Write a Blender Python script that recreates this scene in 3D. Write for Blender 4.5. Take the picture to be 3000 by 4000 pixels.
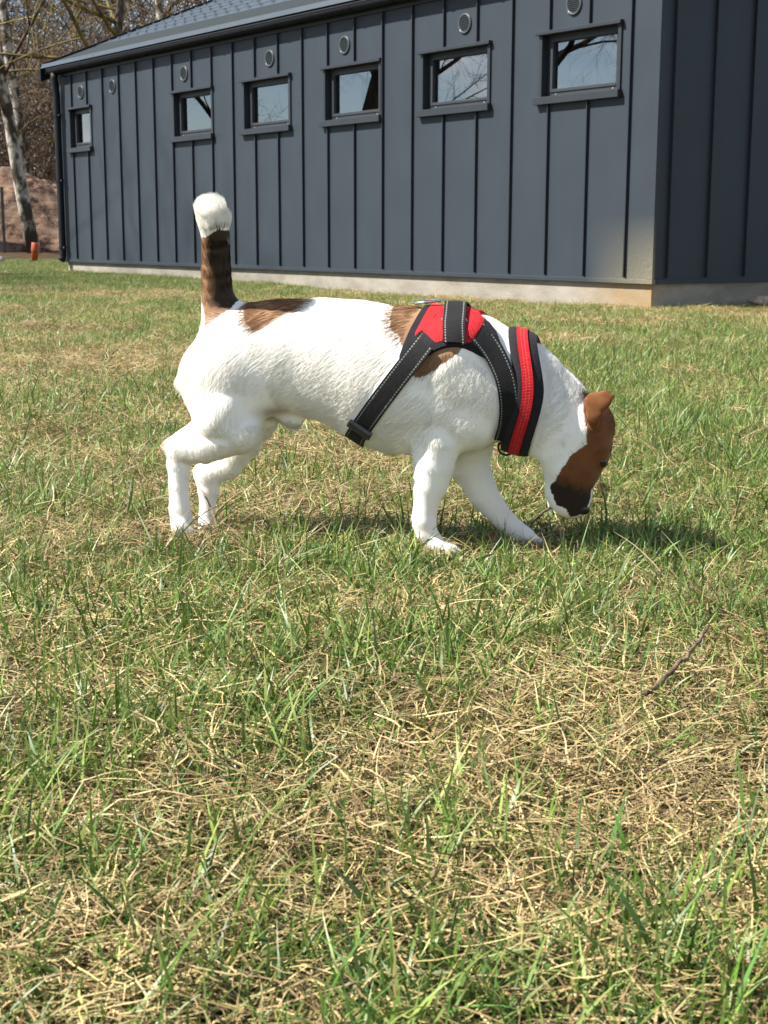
import bpy, bmesh, math, random
import numpy as np
from mathutils import Vector, Matrix, Euler
from mathutils.bvhtree import BVHTree

for o in list(bpy.data.objects):
    bpy.data.objects.remove(o, do_unlink=True)
SC = bpy.context.scene
COL = SC.collection

# ---------------------------------------------------------------- camera
CAM_Z = 0.48
cam_d = bpy.data.cameras.new('camera')
cam_d.sensor_fit = 'VERTICAL'
cam_d.sensor_height = 36.0
cam_d.sensor_width = 27.0
cam_d.lens = 36.0 * 5629.24 / 4000.0
cam_d.clip_start = 0.05
cam_d.clip_end = 2000.0
cam_d.dof.use_dof = True
cam_d.dof.focus_distance = 2.2
cam_d.dof.aperture_fstop = 24.0
cam = bpy.data.objects.new('camera', cam_d)
COL.objects.link(cam)
cam.matrix_world = (Matrix.Translation((0, 0, CAM_Z)) @ Matrix.Rotation(math.radians(90.0) - 0.190196, 4, 'X')
                    @ Matrix.Rotation(0.0020544, 4, 'Z'))
SC.camera = cam

# ---------------------------------------------------------------- sky and sun
SUN_AZ = math.radians(-97.0)     # direction towards the sun, clockwise from +Y
SUN_EL = math.radians(47.0)
world = bpy.data.worlds.new('World')
SC.world = world
world.use_nodes = True
wn, wl = world.node_tree.nodes, world.node_tree.links
wn.clear()
w_out = wn.new('ShaderNodeOutputWorld')
w_bg = wn.new('ShaderNodeBackground')
w_bg.inputs['Strength'].default_value = 0.065
sky = wn.new('ShaderNodeTexSky')
sky.sky_type = 'NISHITA'
sky.sun_disc = False
sky.sun_elevation = SUN_EL
sky.sun_rotation = SUN_AZ
sky.air_density = 0.85
sky.dust_density = 0.15
# broken spring cloud: noise over the dome, projected on a flat cloud layer
tc = wn.new('ShaderNodeTexCoord')
sep = wn.new('ShaderNodeSeparateXYZ')
wl.new(tc.outputs['Generated'], sep.inputs[0])
zadd = wn.new('ShaderNodeMath'); zadd.operation = 'MAXIMUM'; zadd.inputs[1].default_value = 0.0
wl.new(sep.outputs['Z'], zadd.inputs[0])
zad2 = wn.new('ShaderNodeMath'); zad2.operation = 'ADD'; zad2.inputs[1].default_value = 0.22
wl.new(zadd.outputs[0], zad2.inputs[0])
vdiv = wn.new('ShaderNodeVectorMath'); vdiv.operation = 'DIVIDE'
comb = wn.new('ShaderNodeCombineXYZ')
for i in range(3):
    wl.new(zad2.outputs[0], comb.inputs[i])
wl.new(tc.outputs['Generated'], vdiv.inputs[0]); wl.new(comb.outputs[0], vdiv.inputs[1])
cn = wn.new('ShaderNodeTexNoise'); cn.inputs['Scale'].default_value = 1.7; cn.inputs['Detail'].default_value = 7.0
cn.inputs['Roughness'].default_value = 0.58
wl.new(vdiv.outputs[0], cn.inputs['Vector'])
cr = wn.new('ShaderNodeMapRange'); cr.inputs['From Min'].default_value = 0.47; cr.inputs['From Max'].default_value = 0.68
wl.new(cn.outputs['Fac'], cr.inputs['Value'])
cmix = wn.new('ShaderNodeMix'); cmix.data_type = 'RGBA'
wl.new(cr.outputs['Result'], cmix.inputs['Factor'])
wl.new(sky.outputs['Color'], cmix.inputs['A'])
cmix.inputs['B'].default_value = (11.0, 11.3, 11.8, 1)
wl.new(cmix.outputs['Result'], w_bg.inputs['Color'])
wl.new(w_bg.outputs[0], w_out.inputs['Surface'])

sun_d = bpy.data.lights.new('sun', 'SUN')
sun_d.energy = 5.0
sun_d.angle = math.radians(0.53)
sun_d.color = (1.0, 0.955, 0.89)
sun = bpy.data.objects.new('sun', sun_d)
COL.objects.link(sun)
_sd = Vector((math.sin(SUN_AZ) * math.cos(SUN_EL), math.cos(SUN_AZ) * math.cos(SUN_EL), math.sin(SUN_EL)))
sun.rotation_euler = _sd.to_track_quat('Z', 'Y').to_euler()
sun.location = (-6, 2, 12)

SC.view_settings.view_transform = 'Standard'
SC.view_settings.look = 'None'
SC.view_settings.gamma = 1.0
SC.view_settings.exposure = 1.42
SC.view_settings.use_curve_mapping = False
SC.render.engine = 'CYCLES'
SC.cycles.max_bounces = 6
SC.cycles.diffuse_bounces = 3
SC.cycles.glossy_bounces = 3
SC.cycles.transmission_bounces = 4
SC.cycles.transparent_max_bounces = 12
SC.cycles.use_denoising = True
SC.render.film_transparent = False

# ---------------------------------------------------------------- helpers
rng = np.random.default_rng(7)

class MB:
    """collects faces of one mesh"""
    def __init__(self):
        self.v = []; self.f = []; self.n = 0; self.mi = []; self.cur = 0
    def add(self, verts, faces):
        verts = np.asarray(verts, dtype=float).reshape(-1, 3)
        self.v.append(verts)
        for fc in faces:
            self.f.append([i + self.n for i in fc]); self.mi.append(self.cur)
        self.n += len(verts)
    def box(self, x0, x1, y0, y1, z0, z1):
        v = [(x0,y0,z0),(x1,y0,z0),(x1,y1,z0),(x0,y1,z0),(x0,y0,z1),(x1,y0,z1),(x1,y1,z1),(x0,y1,z1)]
        self.add(v, [(0,3,2,1),(4,5,6,7),(0,1,5,4),(1,2,6,5),(2,3,7,6),(3,0,4,7)])
    def tube(self, pts, rad, sides=6, cap=True, flat=None):
        pts = np.asarray(pts, float); n = len(pts)
        rad = np.broadcast_to(np.asarray(rad, float), (n,))
        tg = np.gradient(pts, axis=0); tg /= (np.linalg.norm(tg, axis=1)[:, None] + 1e-12)
        up = np.array([0, 0, 1.0]) if abs(tg[0][2]) < 0.9 else np.array([1.0, 0, 0])
        a = np.cross(tg, up); a /= (np.linalg.norm(a, axis=1)[:, None] + 1e-12)
        b = np.cross(tg, a)
        th = np.arange(sides) * 2 * math.pi / sides
        fl = 1.0 if flat is None else flat
        ring = pts[:, None, :] + rad[:, None, None] * (np.cos(th)[None, :, None] * a[:, None, :] + fl * np.sin(th)[None, :, None] * b[:, None, :])
        fs = []
        for i in range(n - 1):
            for j in range(sides):
                k = (j + 1) % sides
                fs.append((i*sides+j, i*sides+k, (i+1)*sides+k, (i+1)*sides+j))
        if cap:
            fs.append(tuple(range(sides - 1, -1, -1)))
            fs.append(tuple((n - 1) * sides + j for j in range(sides)))
        self.add(ring.reshape(-1, 3), fs)
    def lathe(self, prof, sides=20, axis=(0, 0, 1), origin=(0, 0, 0)):
        q = Vector((0, 0, 1)).rotation_difference(Vector(axis))
        vs = []
        for r, h in prof:
            for j in range(sides):
                t = 2 * math.pi * j / sides
                p = q @ Vector((r * math.cos(t), r * math.sin(t), h))
                vs.append((p.x + origin[0], p.y + origin[1], p.z + origin[2]))
        fs = []
        for i in range(len(prof) - 1):
            for j in range(sides):
                k = (j + 1) % sides
                fs.append((i*sides+j, i*sides+k, (i+1)*sides+k, (i+1)*sides+j))
        self.add(vs, fs)
    def mesh(self, name):
        me = bpy.data.meshes.new(name)
        v = np.concatenate(self.v) if self.v else np.zeros((0, 3))
        me.from_pydata(v.tolist(), [], self.f)
        if len(set(self.mi)) > 1:
            me.polygons.foreach_set('material_index', self.mi)
        me.update()
        return me

def put(name, me, mats=None, parent=None, smooth=False, bevel=0.0, loc=None):
    o = bpy.data.objects.new(name, me)
    COL.objects.link(o)
    if mats is not None:
        if not isinstance(mats, (list, tuple)): mats = [mats]
        if len(me.materials) == 0:
            for m in mats: me.materials.append(m)
    if parent is not None: o.parent = parent
    if loc is not None: o.location = loc
    if smooth:
        me.polygons.foreach_set('use_smooth', [True] * len(me.polygons))
    if bevel > 0:
        bv = o.modifiers.new('bevel', 'BEVEL'); bv.width = bevel; bv.segments = 2; bv.limit_method = 'ANGLE'
    return o

def empty(name, loc=(0, 0, 0), rz=0.0):
    o = bpy.data.objects.new(name, None)
    COL.objects.link(o); o.location = loc; o.rotation_euler = (0, 0, rz); o.empty_display_size = 0.1
    return o

def tag(o, label=None, cat=None, group=None, kind=None):
    if label: o['label'] = label
    if cat: o['category'] = cat
    if group: o['group'] = group
    if kind: o['kind'] = kind
    return o

def fast_mesh(name, verts, quads):
    """numpy arrays -> mesh of quads or triangles"""
    me = bpy.data.meshes.new(name)
    verts = np.asarray(verts, np.float32); quads = np.asarray(quads, np.int32)
    k = quads.shape[1]
    me.vertices.add(len(verts)); me.vertices.foreach_set('co', verts.ravel())
    me.loops.add(quads.size); me.loops.foreach_set('vertex_index', quads.ravel())
    me.polygons.add(len(quads))
    me.polygons.foreach_set('loop_start', np.arange(0, quads.size, k, dtype=np.int32))
    me.update(calc_edges=True)
    me.validate()
    return me

# ---------------------------------------------------------------- materials
def mat(name, base=(0.5, 0.5, 0.5), rough=0.6, metal=0.0, spec=0.5):
    m = bpy.data.materials.new(name); m.use_nodes = True
    b = m.node_tree.nodes['Principled BSDF']
    b.inputs['Base Color'].default_value = (*base, 1)
    b.inputs['Roughness'].default_value = rough
    b.inputs['Metallic'].default_value = metal
    b.inputs['Specular IOR Level'].default_value = spec
    return m

def nd(m, t, **kw):
    n = m.node_tree.nodes.new(t)
    for k, v in kw.items(): setattr(n, k, v)
    return n

def lk(m, a, b): m.node_tree.links.new(a, b)

def noise_col(m, c1, c2, scale=5.0, detail=5.0, rough=0.55, lo=0.35, hi=0.65, coord='Object', stretch=None, bump=0.0, bscale=None, c3=None):
    """two (or three) colours mixed by noise; optional bump"""
    b = m.node_tree.nodes['Principled BSDF']
    tc = nd(m, 'ShaderNodeTexCoord')
    vec = tc.outputs[coord]
    if stretch:
        mp = nd(m, 'ShaderNodeMapping'); mp.inputs['Scale'].default_value = stretch
        lk(m, vec, mp.inputs['Vector']); vec = mp.outputs[0]
    n = nd(m, 'ShaderNodeTexNoise'); n.inputs['Scale'].default_value = scale; n.inputs['Detail'].default_value = detail
    n.inputs['Roughness'].default_value = rough
    lk(m, vec, n.inputs['Vector'])
    r = nd(m, 'ShaderNodeValToRGB')
    r.color_ramp.elements[0].position = lo; r.color_ramp.elements[0].color = (*c1, 1)
    r.color_ramp.elements[1].position = hi; r.color_ramp.elements[1].color = (*c2, 1)
    if c3:
        e = r.color_ramp.elements.new((lo + hi) / 2); e.color = (*c3, 1)
    lk(m, n.outputs['Fac'], r.inputs['Fac']); lk(m, r.outputs['Color'], b.inputs['Base Color'])
    if bump > 0:
        n2 = nd(m, 'ShaderNodeTexNoise'); n2.inputs['Scale'].default_value = bscale or scale * 3; n2.inputs['Detail'].default_value = 5
        lk(m, vec, n2.inputs['Vector'])
        bp = nd(m, 'ShaderNodeBump'); bp.inputs['Strength'].default_value = bump; bp.inputs['Distance'].default_value = 0.02
        lk(m, n2.outputs['Fac'], bp.inputs['Height']); lk(m, bp.outputs['Normal'], b.inputs['Normal'])
    return r

def smooth_noise(x, y, seed=0, octaves=4, f0=1.0, gain=0.5):
    """cheap value noise for numpy arrays, range about -1..1"""
    r = np.random.default_rng(seed)
    out = np.zeros_like(x, dtype=float); amp = 1.0; tot = 0
    for o in range(octaves):
        tab = r.uniform(-1, 1, (64, 64))
        fx = x * f0 * 2 ** o + 17.3 * o; fy = y * f0 * 2 ** o + 5.1 * o
        ix = np.floor(fx).astype(int); iy = np.floor(fy).astype(int)
        ux = fx - ix; uy = fy - iy
        ux = ux * ux * (3 - 2 * ux); uy = uy * uy * (3 - 2 * uy)
        a = tab[ix % 64, iy % 64]; b = tab[(ix + 1) % 64, iy % 64]
        c = tab[ix % 64, (iy + 1) % 64]; d = tab[(ix + 1) % 64, (iy + 1) % 64]
        out += amp * (a * (1 - ux) * (1 - uy) + b * ux * (1 - uy) + c * (1 - ux) * uy + d * ux * uy)
        tot += amp; amp *= gain
    return out / tot

# ================================================================ ground
BYAW = 0.638759
BC = np.array([1.83318, 10.0])
BD = np.array([-math.sin(BYAW), math.cos(BYAW)])     # along the long wall, away from the near corner
BE = np.array([math.cos(BYAW), math.sin(BYAW)])      # into the building

def ground_z(x, y):
    x = np.asarray(x, float); y = np.asarray(y, float)
    d = np.hypot(x, y)
    z = 0.018 * smooth_noise(x, y, 3, 2, 1.3) + 0.010 * smooth_noise(x, y, 4, 2, 5.0)
    z = z * np.clip((60 - d) / 40, 0, 1)
    z = z - 0.014
    # the lawn swells a little towards the far end of the long wall
    t = (x - BC[0]) * BD[0] + (y - BC[1]) * BD[1]
    z = z + 0.02 * np.clip((t - 3) / 6, 0, 1) * np.clip((y - 9) / 5, 0, 1) * np.clip((40 - y) / 10, 0, 1)
    s = (x - BC[0]) * BE[0] + (y - BC[1]) * BE[1]
    z = z - 0.026 * np.exp(-(np.minimum(s, 0) / 0.9) ** 2) * np.clip((6 - t) / 3, 0, 1) * (y > 6) * (y < 25)      # worn hollow along the wall
    return z

def green_at(x, y):
    """share of living grass, 0 dry .. 1 green"""
    g = 0.49 + 0.44 * smooth_noise(x, y, 11, 3, 1.1) + 0.30 * smooth_noise(x, y, 12, 2, 4.0)
    t = (x - BC[0]) * BD[0] + (y - BC[1]) * BD[1]
    s = (x - BC[0]) * BE[0] + (y - BC[1]) * BE[1]
    g = g + 0.7 * np.exp(-((s + 0.9) / 0.75) ** 2) * np.clip((t - 2.0) / 3, 0, 1)          # fresh strip by the far wall
    g = g + 0.5 * np.clip((y - 12.5) / 3, 0, 1) * (x < -1)
    g = g - 0.5 * np.exp(-(((x + 1.3) / 1.5) ** 2 + ((y - 5.4) / 2.6) ** 2))                # dry stretch left of the dog
    g = g - 0.3 * np.exp(-((s + 0.15) / 0.3) ** 2) * (t < 3)
    g = g + 0.26 * np.exp(-(((x - 1.0) / 1.0) ** 2 + ((y - 3.6) / 1.8) ** 2))               # greener behind the head
    g = g + 0.22 * np.exp(-((x - 0.0) / 1.2) ** 2) * np.exp(-((y - 2.0) / 0.45) ** 2)       # around the paws
    g = g - 0.20 * np.exp(-(((x - 0.12) / 0.35) ** 2 + ((y - 1.35) / 0.3) ** 2))
    g = 0.5 + 0.5 * np.tanh((g - 0.5) * 2.6)      # living grass stands in patches
    return np.clip(g, 0.06, 1)

def axis_pts(lim, near, step, grow):
    p = [0.0]; s = step
    while p[-1] < lim:
        if p[-1] > near: s *= grow
        p.append(p[-1] + s)
    return np.array(p)
ax_ = axis_pts(450, 3.0, 0.06, 1.12)
gx = np.concatenate([-ax_[:0:-1], ax_])
gy0 = axis_pts(450, 9.0, 0.06, 1.09)
gy = np.concatenate([-axis_pts(60, 0.5, 0.1, 1.3)[:0:-1], gy0])
GX, GY = np.meshgrid(gx, gy, indexing='ij')
GZ = ground_z(GX, GY)
nx, ny = GX.shape
I = np.arange(nx * ny).reshape(nx, ny)
quads = np.stack([I[:-1, :-1], I[1:, :-1], I[1:, 1:], I[:-1, 1:]], -1).reshape(-1, 4)
m_soil = mat('soil_with_dead_thatch', rough=0.95, spec=0.1)
noise_col(m_soil, (0.02, 0.014, 0.009), (0.08, 0.058, 0.03), scale=9, detail=9, lo=0.36, hi=0.64, coord='Object', bump=0.8, bscale=60, c3=(0.045, 0.033, 0.017))
g_me = fast_mesh('ground', np.stack([GX, GY, GZ], -1).reshape(-1, 3), quads)
ground = put('ground', g_me, m_soil, smooth=True)
tag(ground, 'brown soil of the lawn under the grass', None, kind='structure')

# ================================================================ building
# local frame: x runs along the long wall (0 = near corner, negative = away), y goes into the house, z up
W = 0.405232
FAR = 9.52
ZB, ZE = 0.149, 2.375
house = empty('metal_clad_building', (BC[0], BC[1], 0), BYAW - math.pi / 2)
tag(house, 'long low building clad in anthracite standing seam metal panels on a concrete plinth', 'building')

def metal_paint(name, base, rough=0.42, dust=True):
    m = mat(name, base, rough, 0.0, 0.2)
    b = m.node_tree.nodes['Principled BSDF']
    tc = nd(m, 'ShaderNodeTexCoord')
    n = nd(m, 'ShaderNodeTexNoise'); n.inputs['Scale'].default_value = 2.2; n.inputs['Detail'].default_value = 6
    mp = nd(m, 'ShaderNodeMapping'); mp.inputs['Scale'].default_value = (2.0, 2.0, 0.7)
    lk(m, tc.outputs['Object'], mp.inputs['Vector']); lk(m, mp.outputs[0], n.inputs['Vector'])
    r = nd(m, 'ShaderNodeMapRange'); r.inputs['To Min'].default_value = 0.86; r.inputs['To Max'].default_value = 1.14
    lk(m, n.outputs['Fac'], r.inputs['Value'])
    mul = nd(m, 'ShaderNodeMix', data_type='RGBA', blend_type='MULTIPLY'); mul.inputs['Factor'].default_value = 1
    mul.inputs['A'].default_value = (*base, 1); lk(m, r.outputs['Result'], mul.inputs['B'])
    out = mul.outputs['Result']
    if dust:
        # splashed dry mud low down, thickest at the near corner
        sp = nd(m, 'ShaderNodeSeparateXYZ'); lk(m, tc.outputs['Object'], sp.inputs[0])
        fz = nd(m, 'ShaderNodeMapRange'); fz.inputs['From Min'].default_value = 0.62; fz.inputs['From Max'].default_value = 0.12
        lk(m, sp.outputs['Z'], fz.inputs['Value'])
        fx = nd(m, 'ShaderNodeMapRange'); fx.inputs['From Min'].default_value = -0.62; fx.inputs['From Max'].default_value = 0.02
        lk(m, sp.outputs['X'], fx.inputs['Value'])
        fy = nd(m, 'ShaderNodeMapRange'); fy.inputs['From Min'].default_value = 0.02; fy.inputs['From Max'].default_value = 0.012
        lk(m, sp.outputs['Y'], fy.inputs['Value'])
        a = nd(m, 'ShaderNodeMath', operation='MULTIPLY'); lk(m, fz.outputs[0], a.inputs[0]); lk(m, fx.outputs[0], a.inputs[1])
        a1 = nd(m, 'ShaderNodeMath', operation='MULTIPLY'); lk(m, a.outputs[0], a1.inputs[0]); lk(m, fy.outputs[0], a1.inputs[1])
        n2 = nd(m, 'ShaderNodeTexNoise'); n2.inputs['Scale'].default_value = 60; n2.inputs['Detail'].default_value = 6; n2.inputs['Roughness'].default_value = 0.7
        lk(m, tc.outputs['Object'], n2.inputs['Vector'])
        a2 = nd(m, 'ShaderNodeMath', operation='MULTIPLY'); lk(m, a1.outputs[0], a2.inputs[0]); lk(m, n2.outputs['Fac'], a2.inputs[1])
        a3 = nd(m, 'ShaderNodeMath', operation='MULTIPLY', use_clamp=True); lk(m, a2.outputs[0], a3.inputs[0]); a3.inputs[1].default_value = 2.1
        mx = nd(m, 'ShaderNodeMix', data_type='RGBA'); lk(m, a3.outputs[0], mx.inputs['Factor']); lk(m, out, mx.inputs['A'])
        mx.inputs['B'].default_value = (0.16, 0.145, 0.10, 1)
        out = mx.outputs['Result']
    lk(m, out, b.inputs['Base Color'])
    # slight waviness of thin sheet metal and orange peel of the coating
    n3 = nd(m, 'ShaderNodeTexNoise'); n3.inputs['Scale'].default_value = 1.3; n3.inputs['Detail'].default_value = 1
    lk(m, tc.outputs['Object'], n3.inputs['Vector'])
    n4 = nd(m, 'ShaderNodeTexNoise'); n4.inputs['Scale'].default_value = 240; n4.inputs['Detail'].default_value = 2
    lk(m, tc.outputs['Object'], n4.inputs['Vector'])
    b1 = nd(m, 'ShaderNodeBump'); b1.inputs['Strength'].default_value = 0.35; b1.inputs['Distance'].default_value = 0.05
    lk(m, n3.outputs['Fac'], b1.inputs['Height'])
    b2 = nd(m, 'ShaderNodeBump'); b2.inputs['Strength'].default_value = 0.25; b2.inputs['Distance'].default_value = 0.002
    lk(m, n4.outputs['Fac'], b2.inputs['Height']); lk(m, b1.outputs['Normal'], b2.inputs['Normal'])
    lk(m, b2.outputs['Normal'], b.inputs['Normal'])
    return m

m_clad = metal_paint('anthracite_cladding', (0.0262, 0.0338, 0.0425), 0.5)
m_trim = metal_paint('anthracite_trim', (0.024, 0.0285, 0.034), 0.42, dust=False)
m_gut = metal_paint('dark_gutter_metal', (0.007, 0.0085, 0.0115), 0.6, dust=False)
m_roof = metal_paint('roof_sheet', (0.03, 0.041, 0.05), 0.36, dust=False)
m_roof_shaded = metal_paint('roof_sheet_shaded', (0.012, 0.017, 0.017), 0.75, dust=False)  # shaded copy of the roof sheet: darker look at grazing light put into the colour
m_flash = metal_paint('pale_flashing', (0.05, 0.062, 0.075), 0.4, dust=False)
m_core = mat('dark_wall_core', (0.02, 0.022, 0.025), 0.9)
m_conc = mat('plinth_concrete', rough=0.9, spec=0.2)
noise_col(m_conc, (0.185, 0.165, 0.132), (0.27, 0.248, 0.205), scale=3.0, detail=9, rough=0.65, stretch=(1, 1, 2.2), bump=0.25, bscale=70)
# orange clay stain at the near corner of the plinth
_b = m_conc.node_tree.nodes['Principled BSDF']
_src = _b.inputs['Base Color'].links[0].from_socket
_tc = nd(m_conc, 'ShaderNodeTexCoord'); _sp = nd(m_conc, 'ShaderNodeSeparateXYZ'); lk(m_conc, _tc.outputs['Object'], _sp.inputs[0])
_fx = nd(m_conc, 'ShaderNodeMapRange'); _fx.inputs['From Min'].default_value = -0.8; _fx.inputs['From Max'].default_value = -0.05
lk(m_conc, _sp.outputs['X'], _fx.inputs['Value'])
_n = nd(m_conc, 'ShaderNodeTexNoise'); _n.inputs['Scale'].default_value = 8; _n.inputs['Detail'].default_value = 6
lk(m_conc, _tc.outputs['Object'], _n.inputs['Vector'])
_m = nd(m_conc, 'ShaderNodeMath', operation='MULTIPLY', use_clamp=True); lk(m_conc, _fx.outputs[0], _m.inputs[0]); lk(m_conc, _n.outputs['Fac'], _m.inputs[1])
_fy = nd(m_conc, 'ShaderNodeMapRange'); _fy.inputs['From Min'].default_value = 0.05; _fy.inputs['From Max'].default_value = 0.035
lk(m_conc, _sp.outputs['Y'], _fy.inputs['Value'])
_m2 = nd(m_conc, 'ShaderNodeMath', operation='MULTIPLY', use_clamp=True); lk(m_conc, _m.outputs[0], _m2.inputs[0]); lk(m_conc, _fy.outputs[0], _m2.inputs[1])
_m3 = nd(m_conc, 'ShaderNodeMath', operation='MULTIPLY', use_clamp=True); lk(m_conc, _m2.outputs[0], _m3.inputs[0]); _m3.inputs[1].default_value = 1.5
_mx = nd(m_conc, 'ShaderNodeMix', data_type='RGBA'); lk(m_conc, _m3.outputs[0], _mx.inputs['Factor']); lk(m_conc, _src, _mx.inputs['A'])
_mx.inputs['B'].default_value = (0.26, 0.165, 0.065, 1)
lk(m_conc, _mx.outputs['Result'], _b.inputs['Base Color'])
m_galv = metal_paint('grey_vent_paint', (0.055, 0.066, 0.073), 0.35, dust=False)
m_black = mat('dark_void', (0.006, 0.007, 0.008), 0.9, spec=0.1)
m_bolt = mat('bright_bolt', (0.6, 0.62, 0.62), 0.3, 0.9)
m_frame = metal_paint('window_frame_paint', (0.034, 0.038, 0.043), 0.38, dust=False)
m_glass = bpy.data.materials.new('window_glass'); m_glass.use_nodes = True
_t = m_glass.node_tree; _t.nodes.clear()
_o = _t.nodes.new('ShaderNodeOutputMaterial'); _mxs = _t.nodes.new('ShaderNodeMixShader')
_fr = _t.nodes.new('ShaderNodeFresnel'); _fr.inputs['IOR'].default_value = 3.1
_tr = _t.nodes.new('ShaderNodeBsdfTransparent'); _tr.inputs['Color'].default_value = (0.75, 0.8, 0.8, 1)
_gl = _t.nodes.new('ShaderNodeBsdfGlossy'); _gl.inputs['Roughness'].default_value = 0.0
_t.links.new(_fr.outputs[0], _mxs.inputs[0]); _t.links.new(_tr.outputs[0], _mxs.inputs[1]); _t.links.new(_gl.outputs[0], _mxs.inputs[2])
_t.links.new(_mxs.outputs[0], _o.inputs['Surface'])

# windows as distance along the wall from the near corner (left edge far, right edge near), lintel and sill heights
WIN = [(1.19, 0.346), (2.592, 1.716), (3.988, 3.11), (5.362, 4.50), (6.758, 5.91), (9.28, 8.66)]
Z_SILL, Z_LINT = 1.462, 1.910
SILL_H, LINT_H = 0.05, 0.028
def opening(w):     # the hole in the cladding
    a, b = w
    return a - 0.045, b + 0.035

# core walls, plinth
mb = MB(); mb.box(-FAR + 0.03, -0.035, 0.19, 0.3, ZB, ZE + 0.1); mb.box(-0.3, -0.035, 0.302, 8.0, ZB, ZE + 0.1)
mb.box(-FAR + 0.03, -FAR + 0.14, 0.302, 8.0, ZB, ZE + 0.1)
put('wall', mb.mesh('wall'), m_core, house)
mb = MB(); mb.box(-FAR + 0.02, -0.02, 0.02, 8.0, -0.25, ZB + 0.002)
pl = put('plinth', mb.mesh('plinth'), m_conc, house)

def sheet(cells, axis, depth=0.02):
    """cells: list of (u0,u1,z0,z1) rectangles on one face, abutting; front at 0 with folded edges"""
    mb = MB(); key = {}; vs = []; fs = []
    def vid(u, z):
        k = (round(u, 5), round(z, 5))
        if k not in key:
            key[k] = len(vs); vs.append((u, z))
        return key[k]
    edges = {}
    for (u0, u1, z0, z1) in cells:
        q = [vid(u0, z0), vid(u1, z0), vid(u1, z1), vid(u0, z1)]
        fs.append(q)
        for a, b in zip(q, q[1:] + q[:1]):
            edges[(a, b)] = 1
    n = len(vs)
    def P(u, z, d): return (u, d, z) if axis == 'x' else (-d, u, z)
    V = [P(u, z, 0.0) for u, z in vs] + [P(u, z, depth) for u, z in vs]
    F = [tuple(f) for f in fs]
    for (a, b) in edges:
        if (b, a) not in edges:
            F.append((b, a, a + n, b + n))
    mb.add(V, F)
    return mb

# --- long wall: one panel between each two seams, cut round the windows
seams = [(j + 0.6326) * W for j in range(23)]
edges_t = [0.0] + seams + [FAR]
for i in range(len(edges_t) - 1):
    a, b = edges_t[i] + 0.0005, edges_t[i + 1] - 0.0005
    cuts = {a, b}; wins = []
    for w in WIN:
        l, r = opening(w)
        if r < b and l > a:
            wins.append((l, r)); cuts |= {min(max(l, a), b), min(max(r, a), b)}
    cu = sorted(cuts); zs = [ZB + 0.03, Z_SILL, Z_LINT, ZE + 0.02]
    cells = []
    for u0, u1 in zip(cu, cu[1:]):
        if u1 - u0 < 1e-4: continue
        mid = (u0 + u1) / 2
        for z0, z1 in zip(zs, zs[1:]):
            if abs(z0 - Z_SILL) < 1e-6 and any(r < mid < l for l, r in wins): continue
            cells.append((-u1, -u0, z0, z1))
    put('wall_panel', sheet(cells, 'x').mesh('wall_panel'), m_clad, house)
seam_cache = {}
def seam_piece(z0, z1, t, side='x'):
    k = (round(z0, 3), round(z1, 3), side)
    if k not in seam_cache:
        mb = MB()
        if side == 'x':
            mb.box(-0.003, 0.003, -0.022, 0.001, z0, z1); mb.box(0.0032, 0.0055, -0.022, -0.015, z0, z1)
        else:
            mb.box(-0.001, 0.022, -0.003, 0.003, z0, z1)
        me = mb.mesh('seam'); me.materials.append(m_trim); seam_cache[k] = me
    o = put('seam', seam_cache[k], None, house)
    o.location = (-t, 0, 0) if side == 'x' else (0, t, 0)
for t in seams:
    inside = [w for w in WIN if opening(w)[1] - 0.03 < t < opening(w)[0] + 0.03]
    if inside:
        seam_piece(ZB + 0.04, Z_SILL - 0.004, t); seam_piece(Z_LINT + 0.004, ZE - 0.03, t)
    else:
        seam_piece(ZB + 0.04, ZE - 0.03, t)
# --- gable side in shade
yseams = [(j + 0.3312) * W for j in range(19)]
ye = [0.0] + yseams + [8.0]
for i in range(len(ye) - 1):
    put('wall_panel', sheet([(ye[i] + 0.0005, ye[i + 1] - 0.0005, ZB + 0.03, ZE + 0.02)], 'y').mesh('wall_panel'), m_clad, house)
for y in yseams: seam_piece(ZB + 0.04, ZE - 0.03, y, 'y')
# corner and base trims
mb = MB(); mb.box(-0.05, 0.006, -0.006, -0.001, ZB + 0.032, ZE); mb.box(0.001, 0.006, -0.0008, 0.05, ZB + 0.032, ZE)
put('corner_trim', mb.mesh('corner_trim'), m_clad, house)
mb = MB(); mb.box(-FAR - 0.004, 0.014, -0.014, 0.03, ZB, ZB + 0.030)
put('base_trim', mb.mesh('base_trim'), m_clad, house, bevel=0.002)
mb = MB(); mb.box(-0.03, 0.014, 0.032, 8.0, ZB, ZB + 0.030)
put('base_trim', mb.mesh('base_trim'), m_clad, house, bevel=0.002)
mb = MB(); mb.box(-FAR - 0.004, -FAR + 0.05, -0.004, -0.001, ZB + 0.032, ZE); mb.box(-FAR - 0.004, -FAR, -0.001, 8.0, ZB + 0.032, ZE)
put('corner_trim', mb.mesh('corner_trim'), m_clad, house)

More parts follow.
